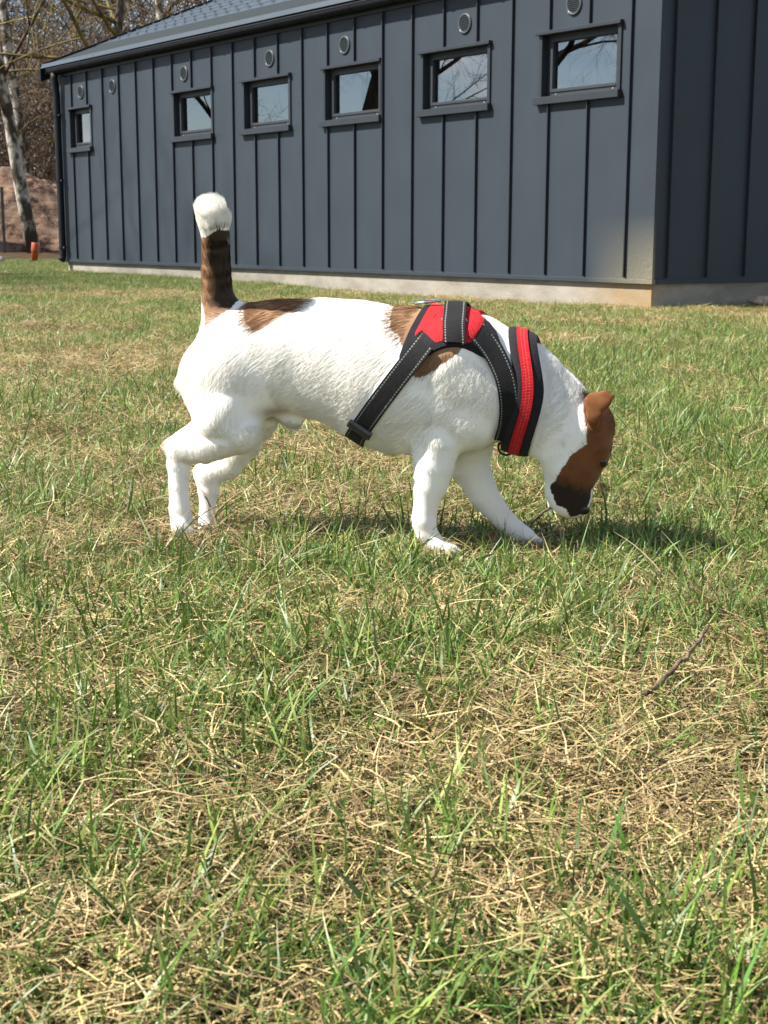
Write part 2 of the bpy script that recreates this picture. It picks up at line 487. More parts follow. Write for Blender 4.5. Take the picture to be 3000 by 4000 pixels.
# --- windows
m_room = mat('room_plaster', (0.5, 0.5, 0.48), 0.8)
for w in WIN:
    a, b = w; l, r = opening(w); xl, xr = -l, -r
    win = put('window', (lambda mb: (mb.box(xl - 0.012, xl, 0.021, 0.186, Z_SILL - 0.012, Z_LINT + 0.012), mb.box(xr, xr + 0.012, 0.021, 0.186, Z_SILL - 0.012, Z_LINT + 0.012),
        mb.box(xl, xr, 0.021, 0.186, Z_LINT, Z_LINT + 0.012), mb.box(xl, xr, 0.021, 0.186, Z_SILL - 0.012, Z_SILL), mb)[-1])(MB()).mesh('window'), m_trim, house)
    # outer casing strips
    def strip(name, x0, x1, y0, y1, z0, z1, m=m_trim, bev=0.002):
        q = MB(); q.box(x0, x1, y0, y1, z0, z1); return put(name, q.mesh(name), m, win, bevel=bev)
    strip('lintel', -a - 0.005, -b + 0.005, -0.038, 0.03, Z_LINT - 0.012, Z_LINT + 0.014)
    strip('sill', -a - 0.008, -b + 0.008, -0.046, 0.1, Z_SILL - SILL_H, Z_SILL + 0.002)
    strip('jamb', xl - 0.03, xl + 0.002, -0.014, 0.06, Z_SILL + 0.003, Z_LINT - 0.013)
    strip('jamb', xr - 0.002, xr + 0.03, -0.014, 0.06, Z_SILL + 0.003, Z_LINT - 0.013)
    # frame and sash
    F0, F1 = 0.046, 0.10; ww = 0.045
    fx0, fx1, fz0, fz1 = xl + 0.004, xr - 0.004, Z_SILL + 0.004, Z_LINT - 0.004
    q = MB(); q.box(fx0, fx0 + ww, F0, F1, fz0, fz1); q.box(fx1 - ww, fx1, F0, F1, fz0, fz1)
    q.box(fx0 + ww, fx1 - ww, F0, F1, fz0, fz0 + ww); q.box(fx0 + ww, fx1 - ww, F0, F1, fz1 - ww, fz1)
    fr = put('frame', q.mesh('frame'), m_frame, win, bevel=0.004)
    q = MB(); g = 0.012; sx0, sx1, sz0, sz1 = fx0 + ww - 0.012, fx1 - ww + 0.012, fz0 + ww - 0.012, fz1 - ww + 0.012
    q.box(sx0, sx0 + g + 0.012, F0 - 0.008, F1 - 0.012, sz0, sz1); q.box(sx1 - g - 0.012, sx1, F0 - 0.008, F1 - 0.012, sz0, sz1)
    q.box(sx0 + g + 0.012, sx1 - g - 0.012, F0 - 0.008, F1 - 0.012, sz0, sz0 + g + 0.012); q.box(sx0 + g + 0.012, sx1 - g - 0.012, F0 - 0.008, F1 - 0.012, sz1 - g - 0.012, sz1)
    put('sash', q.mesh('sash'), m_frame, win, bevel=0.003)
    q = MB(); q.box(sx0 + 0.02, sx1 - 0.02, 0.066, 0.072, sz0 + 0.02, sz1 - 0.02)
    put('pane', q.mesh('pane'), m_glass, win)
    q = MB(); q.box(fx0, fx1, 0.176, 0.182, fz0, fz1); put('unlit_room_sheet', q.mesh('unlit_room_sheet'), m_black, win)  # black sheet behind the pane, painted darkness of the unlit room
    for sx in (0.12, 0.88):
        q = MB(); q.lathe([(0.0, 0.003), (0.006, 0.002), (0.007, 0.0)], 8, (0, -1, 0), (fx0 + (fx1 - fx0) * sx, F0 - 0.001, fz0 + 0.018))
        put('drain_cap', q.mesh('drain_cap'), m_bolt, win)
# --- round vents
VENT = [0.831, 2.036, 3.653, 4.862, 6.492, 8.122, 8.930]
ring_me = slat_me = back_me = None
for t in VENT:
    if ring_me is None:
        q = MB(); q.lathe([(0.058, 0.0), (0.058, 0.006), (0.062, 0.012), (0.07, 0.013), (0.077, 0.009), (0.078, 0.0)], 28, (0, -1, 0)); ring_me = q.mesh('vent')
        q = MB(); q.lathe([(0.0, 0.0015), (0.058, 0.0015)], 24, (0, -1, 0)); back_me = q.mesh('vent_back')
    v = put('vent', ring_me, m_galv, house, smooth=True); v.location = (-t, -0.001, 2.08)
    put('backing', back_me, m_black, v)
    for k in range(-4, 5):
        h = 0.0125 * k; hw = math.sqrt(0.058 ** 2 - h ** 2) - 0.001
        q = MB(); q.add([(-hw, -0.003, h + 0.004), (hw, -0.003, h + 0.004), (hw, -0.012, h - 0.002), (-hw, -0.012, h - 0.002),
                         (-hw, -0.002, h + 0.0032), (hw, -0.002, h + 0.0032), (hw, -0.011, h - 0.0032), (-hw, -0.011, h - 0.0032)],
                        [(0, 3, 2, 1), (4, 5, 6, 7), (0, 1, 5, 4), (2, 3, 7, 6), (1, 2, 6, 5), (3, 0, 4, 7)])
        put('slat', q.mesh('slat'), m_galv, v)
    q = MB(); q.lathe([(0.0, 0.016), (0.007, 0.014), (0.008, 0.01)], 8, (0, -1, 0), (-0.045, 0, -0.05)); put('screw', q.mesh('screw'), m_bolt, v)
# --- eaves: frieze, gutter, brackets, downpipe
XF = -FAR - 0.28; XN = 0.30
mb = MB(); mb.box(-FAR - 0.003, 0.012, -0.020, -0.0015, ZE - 0.085, ZE + 0.02)
put('frieze', mb.mesh('frieze'), m_trim, house)
mb = MB(); mb.box(XF + 0.02, XN - 0.02, -0.06, 0.3, ZE + 0.022, ZE + 0.035)
put('soffit', mb.mesh('soffit'), m_trim, house)
GC, GR, GZc = -0.082, 0.050, ZE - 0.006
prof = [(GC + GR * math.cos(a), GZc + GR * math.sin(a)) for a in np.linspace(math.pi, 2 * math.pi, 13)]
prof_i = [(GC + (GR - 0.004) * math.cos(a), GZc + (GR - 0.004) * math.sin(a)) for a in np.linspace(2 * math.pi, math.pi, 13)]
prof = [(GC - GR - 0.006, GZc + 0.004), (GC - GR - 0.004, GZc + 0.012)] + prof + prof_i
def extr(prof, x0, x1):
    q = MB(); n = len(prof)
    q.add([(x0, y, z) for y, z in prof] + [(x1, y, z) for y, z in prof], [(i, (i + 1) % n, n + (i + 1) % n, n + i) for i in range(n)])
    return q
put('gutter', extr(prof, -FAR - 0.06, XN).mesh('gutter'), m_gut, house)
q = MB(); q.box(-FAR - 0.066, -FAR - 0.06, GC - GR - 0.002, GC + GR + 0.002, GZc - GR, GZc + 0.006); put('gutter_end', q.mesh('gutter_end'), m_gut, house)
br = [(GC + (GR + 0.005) * math.cos(a), GZc + (GR + 0.005) * math.sin(a)) for a in np.linspace(math.pi, 2 * math.pi, 13)]
br_i = [(GC + (GR + 0.0012) * math.cos(a), GZc + (GR + 0.0012) * math.sin(a)) for a in np.linspace(2 * math.pi, math.pi, 13)]
bme = extr(br + br_i, -0.014, 0.014).mesh('gutter_bracket'); bme.materials.append(m_gut)
for k in range(17):
    o = put('gutter_bracket', bme, None, house); o.location = (-FAR + 0.25 + k * 0.585, 0, 0)
XD = -FAR + 0.055
pts = [(XD, GC, GZc - GR + 0.01), (XD, GC, GZc - GR - 0.05), (XD, GC + 0.006, GZc - GR - 0.10), (XD, -0.07, GZc - GR - 0.17), (XD, -0.062, GZc - GR - 0.25), (XD, -0.062, 0.22), (XD, -0.068, 0.19), (XD, -0.085, 0.165)]
q = MB(); q.tube(pts, 0.042, 14); put('downpipe', q.mesh('downpipe'), m_gut, house, smooth=True)
for z in (0.32, 1.1, 1.85):
    q = MB(); q.lathe([(0.043, -0.014), (0.048, -0.014), (0.048, 0.014), (0.043, 0.014)], 14, (0, 0, 1), (XD, -0.062, z))
    q.box(XD + 0.047, XD + 0.062, -0.07, -0.054, z - 0.01, z + 0.01)
    c = put('pipe_clip', q.mesh('pipe_clip'), m_gut, house)
    q = MB(); q.lathe([(0.0, 0.006), (0.007, 0.004), (0.008, 0.0)], 8, (0, -1, 0), (XD + 0.054, -0.0705, z)); put('bolt', q.mesh('bolt'), m_bolt, c)
# --- roof: courses of pressed sheet stepping up the slope
TP = math.tan(math.radians(22.0))
y_e, z_e = -0.075, ZE + 0.062
def roof_z(y): return z_e + (y - y_e) * TP
RIDGE = 4.0
courses = [(-0.075, 0.62)] + [(0.62 + 0.30 * k, 0.62 + 0.30 * (k + 1)) for k in range(11)] + [(3.92, 4.0)]
for ci, (y0, y1) in enumerate(courses):
    q = MB(); lift = 0.007
    za, zb = roof_z(y0) + lift, roof_z(y1)
    v = [(XF, y0, za), (XN, y0, za), (XN, y1 + 0.02, zb + 0.02 * TP), (XF, y1 + 0.02, zb + 0.02 * TP), (XF, y0, za - 0.012), (XN, y0, za - 0.012)]
    q.add(v, [(0, 1, 2, 3), (4, 5, 1, 0)])
    rs = put('roof_sheet', q.mesh('roof_sheet'), m_roof if ci else m_roof_shaded, house)
    if ci >= 1:
        # pressed nibs along the upper part of each sheet
        q = MB(); n = 44
        for k in range(n):
            cx = XF + 0.12 + k * (XN - XF - 0.24) / (n - 1) + (0.08 if ci % 2 else 0)
            for oy in (0.10, 0.22):
                cy = y0 + oy; zz = za + (zb - za) * oy / (y1 - y0)
                q.add([(cx - 0.026, cy - 0.018, zz + 0.001), (cx + 0.026, cy - 0.018, zz + 0.001), (cx + 0.03, cy + 0.018, zz + 0.001 + 0.036 * TP), (cx - 0.03, cy + 0.018, zz + 0.001 + 0.036 * TP),
                       (cx - 0.016, cy - 0.008, zz + 0.016), (cx + 0.016, cy - 0.008, zz + 0.016), (cx + 0.016, cy + 0.008, zz + 0.02), (cx - 0.016, cy + 0.008, zz + 0.02)],
                      [(0, 1, 5, 4), (1, 2, 6, 5), (2, 3, 7, 6), (3, 0, 4, 7), (4, 5, 6, 7)])
        nb = put('roof_nibs', q.mesh('roof_nibs'), m_roof, rs); nb['kind'] = 'stuff'
# far slope
q = MB(); zr = roof_z(RIDGE); q.add([(XF, RIDGE, zr), (XN, RIDGE, zr), (XN, 8.2, zr - 4.2 * TP), (XF, 8.2, zr - 4.2 * TP)], [(0, 1, 2, 3)]); put('roof_slope', q.mesh('roof_slope'), m_roof, house)
q = MB(); q.tube([(XF - 0.02, RIDGE, zr + 0.01), (XN + 0.02, RIDGE, zr + 0.01)], 0.07, 10); put('ridge_cap', q.mesh('ridge_cap'), m_roof, house)
# eave flashing, light folded strip above the gutter
q = MB(); q.add([(XF, y_e - 0.012, z_e + 0.018), (XN, y_e - 0.012, z_e + 0.018), (XN, y_e - 0.03, z_e - 0.03), (XF, y_e - 0.03, z_e - 0.03), (XF, y_e - 0.026, z_e - 0.032), (XN, y_e - 0.026, z_e - 0.032), (XN, y_e - 0.002, z_e + 0.0), (XF, y_e - 0.002, z_e + 0.0)],
             [(0, 3, 2, 1), (4, 7, 6, 5), (3, 4, 5, 2), (0, 1, 6, 7), (0, 7, 4, 3), (1, 2, 5, 6)])
put('eave_flashing', q.mesh('eave_flashing'), m_flash, house)
# verge boards at both gable ends
for x0, x1 in ((XF - 0.03, XF - 0.002), (XN + 0.002, XN + 0.03)):
    q = MB()
    for s in (0, 1):
        ya, yb = (y_e - 0.03, RIDGE) if s == 0 else (RIDGE + 0.001, 8.2)
        za = roof_z(ya); zb = roof_z(RIDGE) if s == 0 else roof_z(RIDGE) - 4.2 * TP
        if s == 1: za = roof_z(RIDGE)
        q.add([(x0, ya, za - 0.17), (x1, ya, za - 0.17), (x1, yb, zb - 0.17), (x0, yb, zb - 0.17), (x0, ya, za + 0.03), (x1, ya, za + 0.03), (x1, yb, zb + 0.03), (x0, yb, zb + 0.03)],
              [(0, 3, 2, 1), (4, 5, 6, 7), (0, 1, 5, 4), (1, 2, 6, 5), (2, 3, 7, 6), (3, 0, 4, 7)])
    put('verge_board', q.mesh('verge_board'), m_gut, house)
# gable infill
q = MB()
for x in (-FAR + 0.002, -0.004):
    q.add([(x, 0.002, ZE), (x, 8.0, ZE), (x, RIDGE, roof_z(RIDGE) - 0.03)], [(0, 1, 2)])
put('gable', q.mesh('gable'), m_trim, house)
q = MB(); q.box(XF - 0.001, -FAR - 0.01, -0.06, 4.0, ZE + 0.02, ZE + 0.034); put('verge_soffit', q.mesh('verge_soffit'), m_gut, house)

# ================================================================ trees, mound, fence behind
def bark_mat(name, c1, c2, c3=None, scale=6.0, stretch=(1, 1, 0.35), lo=0.4, hi=0.6):
    m = mat(name, rough=0.9, spec=0.15)
    noise_col(m, c1, c2, scale=scale, detail=7, lo=lo, hi=hi, stretch=stretch, bump=0.6, bscale=scale * 4, c3=c3)
    return m
m_birch = bark_mat('birch_bark', (0.05, 0.04, 0.03), (0.36, 0.335, 0.28), (0.06, 0.05, 0.034), scale=3.2, stretch=(1.2, 1.2, 0.8), lo=0.39, hi=0.57)
m_brown = bark_mat('brown_bark', (0.035, 0.026, 0.018), (0.12, 0.088, 0.06))
m_lichen = bark_mat('lichen_twigs', (0.07, 0.052, 0.02), (0.2, 0.155, 0.045), scale=3)
m_twig = mat('bare_twigs', rough=0.9, spec=0.1); noise_col(m_twig, (0.055, 0.038, 0.026), (0.2, 0.145, 0.1), scale=0.6, detail=5)
m_litter = mat('leaf_litter', rough=1, spec=0.05); noise_col(m_litter, (0.02, 0.013, 0.008), (0.085, 0.055, 0.032), scale=4, detail=8, bump=0.7, bscale=20)

def grow(mb, r, p, d, L, rad, level, maxl, spread=0.6, droop=0.0, kids=(4, 7), sides=(8, 5, 4, 3, 3), wob=0.12, lo=0.25, up=0.15, seg=6):
    n = seg if level < 2 else 4
    pts = [np.array(p, float)]; d = np.array(d, float); d /= np.linalg.norm(d)
    dirs = [d]
    for i in range(n):
        d = d + r.normal(0, wob, 3) + np.array([0, 0, up * (1 if level else 0.3) - droop * level]) * 0.25
        d /= np.linalg.norm(d); pts.append(pts[-1] + d * L / n); dirs.append(d)
    rr = rad * np.linspace(1, 0.35 if level else 0.3, n + 1)
    mb[0 if level == 0 else 1].tube(pts, rr, sides[min(level, 4)], cap=level < 1)
    if level >= maxl: return
    k = r.integers(*kids) if level else r.integers(kids[0] * 2, kids[1] * 2)
    for i in range(k):
        f = r.uniform(lo if level == 0 else 0.15, 1.0); j = min(int(f * n), n - 1); u = f * n - j
        q = pts[j] * (1 - u) + pts[j + 1] * u
        ax = r.normal(0, 1, 3); ax -= ax @ dirs[j] * dirs[j]; ax /= np.linalg.norm(ax)
        a = r.uniform(spread * 0.6, spread * 1.5)
        nd_ = dirs[j] * math.cos(a) + ax * math.sin(a)
        grow(mb, r, q, nd_, L * r.uniform(0.35, 0.62) * (1 - 0.35 * f * (level == 0)), max(rad * (1 - 0.65 * f) * r.uniform(0.3, 0.55), 0.0035), level + 1, maxl, spread, droop, kids, sides, wob, lo, up, seg)

def tree(loc, height, rad, lean, seed, label, bark, twig, name='birch_tree', maxl=3, group=None, cat='tree', kids=(4, 7), spread=0.6, droop=0.1, lo=0.25, wob=0.1, up=0.15, seg=8):
    r = np.random.default_rng(seed)
    t = empty(name, (loc[0], loc[1], float(ground_z(loc[0], loc[1])) - 0.1))
    mbs = [MB(), MB()]
    grow(mbs, r, (0, 0, 0), (lean[0], lean[1], 1), height, rad, 0, maxl, spread, droop, kids, (10, 6, 4, 3, 3), wob, lo, up, seg)
    put('trunk', mbs[0].mesh('trunk'), bark, t, smooth=True)
    put('crown', mbs[1].mesh('crown'), twig, t, smooth=True)
    tag(t, label, cat, group)
    return t

# earth mound behind the fence
mx_, my_ = np.meshgrid(np.linspace(-9, 9, 220), np.linspace(-4, 4, 100), indexing='ij')
hh = 2.25 * np.exp(-((mx_ + 0.3) / 3.6) ** 2) * np.clip(1 - (my_ / 4) ** 2, 0, 1) ** 0.8
hh = hh + (0.30 * smooth_noise(mx_, my_, 31, 4, 1.6, 0.75) + 0.22 * smooth_noise(mx_ * 0.7, my_, 32, 2, 0.8)) * np.clip(hh * 2, 0, 1)
Ii = np.arange(mx_.size).reshape(mx_.shape)
mq = np.stack([Ii[:-1, :-1], Ii[1:, :-1], Ii[1:, 1:], Ii[:-1, 1:]], -1).reshape(-1, 4)
m_earth = mat('reddish_earth', rough=0.95, spec=0.1); noise_col(m_earth, (0.02, 0.013, 0.009), (0.17, 0.115, 0.08), scale=1.9, detail=12, rough=0.78, lo=0.40, hi=0.56, c3=(0.12, 0.07, 0.048), bump=1.0, bscale=5)
mound = put('earth_mound', fast_mesh('earth_mound', np.stack([mx_, my_, hh - 0.06], -1).reshape(-1, 3), mq), m_earth, smooth=True, loc=(-10.5, 42.0, 0))
tag(mound, 'heap of reddish bare earth behind the wire fence', 'earth mound')
# dark woodland floor behind the lawn
lx, ly = np.meshgrid(np.linspace(-60, 60, 100), np.linspace(25.5, 110, 70), indexing='ij')
lz = ground_z(lx, ly) + 0.02 + 0.05 * smooth_noise(lx, ly, 41, 3, 0.7) + 0.05 * np.clip((ly - 60) / 20, 0, 1)
edge = np.clip((ly - 25.5) / 1.5, 0, 1); lz = lz * edge + (ground_z(lx, ly) - 0.05) * (1 - edge)
Ii = np.arange(lx.size).reshape(lx.shape)
lq = np.stack([Ii[:-1, :-1], Ii[1:, :-1], Ii[1:, 1:], Ii[:-1, 1:]], -1).reshape(-1, 4)
lit = put('woodland_floor', fast_mesh('woodland_floor', np.stack([lx, ly, lz], -1).reshape(-1, 3), lq), m_litter, smooth=True)
tag(lit, 'brown leaf litter ground under the trees', None, kind='structure')

# wire fence
fence = empty('wire_fence', (-11.0, 36.0, 0)); tag(fence, 'dark green wire mesh fence in front of the earth mound', 'fence')
m_fence = mat('fence_coating', (0.012, 0.014, 0.014), 0.6)
for k in range(-3, 5):
    q = MB(); q.box(-0.03, 0.03, -0.02, 0.02, -0.1, 1.58); q.box(-0.034, 0.034, -0.024, 0.024, 1.58, 1.6); q.box(-0.04, 0.04, -0.03, -0.02, 0.62, 0.66); q.box(-0.04, 0.04, -0.03, -0.02, 1.2, 1.24)
    o = put('post', q.mesh('post'), m_fence, fence); o.location = (k * 2.5 + 1.66, 0, 0)
q = MB()
for i in range(360):
    x = -5.8 + i * 0.05; q.box(x - 0.0025, x + 0.0025, 0.022, 0.027, 0.03, 1.5)
for z in np.linspace(0.05, 1.48, 8): q.box(-5.8, 12.2, 0.027, 0.032, z - 0.003, z + 0.003)
wm = put('wire_mesh', q.mesh('wire_mesh'), m_fence, fence); wm['kind'] = 'stuff'

# trees in view
tree((-7.92, 33.2), 12, 0.16, (-0.11, 0, 0), 5, 'mossy leaning birch with flaking white bark beside the orange pipe', m_birch, m_brown, lo=0.18, kids=(4, 7), wob=0.05, up=0.1)
tree((-11.2, 47.0), 16, 0.19, (0.02, 0, 0), 8, 'tall pale birch trunk at the left edge above the earth mound', m_birch, m_twig, lo=0.3, wob=0.04)
tree((-8.0, 55.0), 19, 0.2, (-0.02, 0.02, 0), 9, 'slim white birch trunk rising behind the far roof corner', m_birch, m_twig, lo=0.35, wob=0.04)
tree((-5.6, 60.0), 19, 0.17, (-0.1, 0.0, 0), 14, 'dark thin trunk leaning over the roof verge', m_brown, m_twig, name='bare_tree', lo=0.3, wob=0.06)
tree((-10.1, 58.0), 18, 0.16, (-0.12, 0.0, 0), 15, 'slender birch leaning left between two pale trunks', m_birch, m_twig, lo=0.4, wob=0.04)
tree((-6.0, 31.0), 8.0, 0.16, (-0.10, 0.0, 0), 21, 'spreading bare tree with yellow lichen on its twigs behind the roof', m_brown, m_lichen, name='bare_tree', lo=0.42, kids=(6, 9), spread=1.05, droop=0.15, wob=0.14, up=0.0)
tree((-11.9, 38.5), 11, 0.16, (0.12, -0.02, 0), 26, 'low bare tree with yellow lichen reaching in from the left', m_brown, m_lichen, name='bare_tree', lo=0.35, kids=(5, 8), spread=0.95, droop=0.2, wob=0.13, up=0.0)

# tangled undergrowth and bare wood beyond: one mass
r = np.random.default_rng(99)
q = MB()
def twigs(n, x0, x1, y0, y1, zlo, zhi, L0, L1, rad, hang=0.6):
    for i in range(n):
        x = r.uniform(x0, x1); y = r.uniform(y0, y1); z = zlo + (zhi - zlo) * r.random() ** 1.2
        d = np.array([r.normal(0, 0.55), r.normal(0, 0.4), r.uniform(-0.2, 1.0) * hang + 0.25]); d /= np.linalg.norm(d)
        L = r.uniform(L0, L1); p = np.array([x, y, z]); pts = [p]
        for k in range(3):
            d = d + r.normal(0, 0.28, 3); d /= np.linalg.norm(d); pts.append(pts[-1] + d * L / 3)
        q.tube(pts, rad * r.uniform(0.5, 1.4) * np.array([1, .8, .6, .3]), 3, cap=False)
twigs(9000, -17, -4, 46, 56, 0.0, 6.5, 0.8, 2.6, 0.017)
twigs(11000, -19, 3, 56, 72, 0.0, 13.0, 1.0, 3.6, 0.026)
twigs(2600, -20, 4, 66, 90, 4.0, 17.0, 1.5, 4.5, 0.022)
brush = put('woodland_undergrowth', q.mesh('woodland_undergrowth'), m_twig)
tag(brush, 'tangled brown bare twigs of the wood behind the building', None, kind='stuff')
# bare trees standing left of the lawn, seen mirrored in the window panes
for k, (x, y, h, rd, sd) in enumerate([(-13.5, 17.5, 11, .2, 301), (-17.5, 12.0, 12, .22, 302), (-21, 16.0, 13, .22, 303), (-16.5, 21.0, 12, .2, 304), (-24, 9.0, 12, .24, 305), (-27.0, 20.0, 13, .24, 307)]):
    tree((x, y), h, rd, (0.03 * (-1) ** k, 0, 0), sd, 'dark bare tree mirrored in the window panes', m_brown, m_brown, name='bare_tree', maxl=4, group='trees mirrored in the panes', lo=0.14, spread=0.8, kids=(5, 8))

# orange drain pipe
pz = float(ground_z(-5.73, 23.9))
m_orange = mat('orange_pvc', (0.36, 0.07, 0.02), 0.4); m_pin = mat('pipe_inside', (0.06, 0.03, 0.03), 0.7)
pp = empty('drain_pipe', (-5.73, 23.9, pz)); pp.rotation_euler = (0.0, math.radians(7), 0)
q = MB(); q.lathe([(0.052, 0.33), (0.052, -0.1), (0.055, -0.1), (0.055, 0.19), (0.062, 0.2), (0.064, 0.215), (0.064, 0.33), (0.060, 0.335), (0.052, 0.33)], 24); put('tube', q.mesh('tube'), m_orange, pp, smooth=True)
q = MB(); q.lathe([(0.0, 0.12), (0.0515, 0.12), (0.0515, 0.325)], 24); put('bore', q.mesh('bore'), m_pin, pp)
tag(pp, 'short orange plastic drain pipe sticking up out of the lawn', 'pipe')

# stones
def stone(loc, size, seed, label, m):
    r = np.random.default_rng(seed); bm = bmesh.new(); bmesh.ops.create_icosphere(bm, subdivisions=3, radius=1.0)
    ph = r.uniform(0, 6, 6)
    for v in bm.verts:
        c = v.co; f = 1 + 0.16 * math.sin(2.1 * c.x + ph[0]) * math.cos(2.4 * c.y + ph[1]) + 0.10 * math.sin(4.3 * c.z + 3.1 * c.x + ph[2]) + 0.04 * math.sin(9 * c.y + 7 * c.x + ph[3])
        v.co = Vector((c.x * size[0], c.y * size[1], c.z * size[2])) * f
    me = bpy.data.meshes.new('stone'); bm.to_mesh(me); bm.free()
    o = put('stone', me, m, smooth=True, loc=loc); tag(o, label, 'stone'); return o
m_stone = mat('pale_stone', rough=0.85, spec=0.2); noise_col(m_stone, (0.22, 0.21, 0.18), (0.4, 0.38, 0.35), scale=18, detail=7, bump=0.4, bscale=60)
m_stone2 = mat('sandy_stone', rough=0.9, spec=0.2); noise_col(m_stone2, (0.3, 0.22, 0.15), (0.5, 0.4, 0.3), scale=16, detail=7, bump=0.4, bscale=60)
stone((-6.25, 23.6, 0.06), (0.14, 0.1, 0.085), 1, 'whitish stone in the grass left of the orange pipe', m_stone)
stone((2.72, 10.45, 0.02), (0.10, 0.07, 0.035), 2, 'flat sandy stone by the plinth at the right edge', m_stone2)
# sandy spoil along the shaded plinth
sx_, sy_ = np.meshgrid(np.linspace(-0.1, 3.0, 60), np.linspace(-0.02, 0.36, 12), indexing='ij')
sh = (0.028 + 0.02 * smooth_noise(sx_, sy_, 51, 3, 3.0)) * np.clip(1 - (sy_ / 0.36) ** 2, 0, 1) - 0.012
Px = BC[0] + BE[0] * sx_ + (-BD[0]) * sy_; Py = BC[1] + BE[1] * sx_ + (-BD[1]) * sy_
Ii = np.arange(sx_.size).reshape(sx_.shape)
sq = np.stack([Ii[:-1, :-1], Ii[:-1, 1:], Ii[1:, 1:], Ii[1:, :-1]], -1).reshape(-1, 4)
m_sand = mat('sandy_spoil', rough=0.95, spec=0.1); noise_col(m_sand, (0.2, 0.14, 0.085), (0.42, 0.33, 0.22), scale=14, detail=8, bump=0.8, bscale=50)
sp = put('sand_spoil', fast_mesh('sand_spoil', np.stack([Px, Py, ground_z(Px, Py) + sh], -1).reshape(-1, 3), sq), m_sand, smooth=True)
tag(sp, 'strip of sandy soil along the shaded plinth', None, kind='structure')

DOG_LOC=(0.1071,2.2108,0.0)
DOG_YAW=-math.radians(10)
TORSO=[[-0.4307, 0.2702, 0.2511, 0.0171], [-0.4225, 0.2945, 0.2269, 0.0357], [-0.4083, 0.3151, 0.2036, 0.0499], [-0.3881, 0.3378, 0.1877, 0.0613], [-0.3666, 0.3604, 0.1786, 0.0699], [-0.3364, 0.3736, 0.1831, 0.0727], [-0.3066, 0.3775, 0.1949, 0.0713], [-0.2769, 0.3799, 0.2051, 0.0699], [-0.24, 0.3824, 0.2016, 0.0699], [-0.2034, 0.3835, 0.1901, 0.0734], [-0.167, 0.3824, 0.1713, 0.0784], [-0.1307, 0.3778, 0.1532, 0.0827], [-0.0947, 0.3733, 0.1448, 0.0848], [-0.0588, 0.3708, 0.1429, 0.0848], [-0.0231, 0.3677, 0.1439, 0.0834], [0.0124, 0.3639, 0.1486, 0.0799], [0.0408, 0.3545, 0.1566, 0.0749], [0.0693, 0.3388, 0.1717, 0.0656], [0.0906, 0.3223, 0.1866, 0.057], [0.1121, 0.3017, 0.205, 0.0414]]
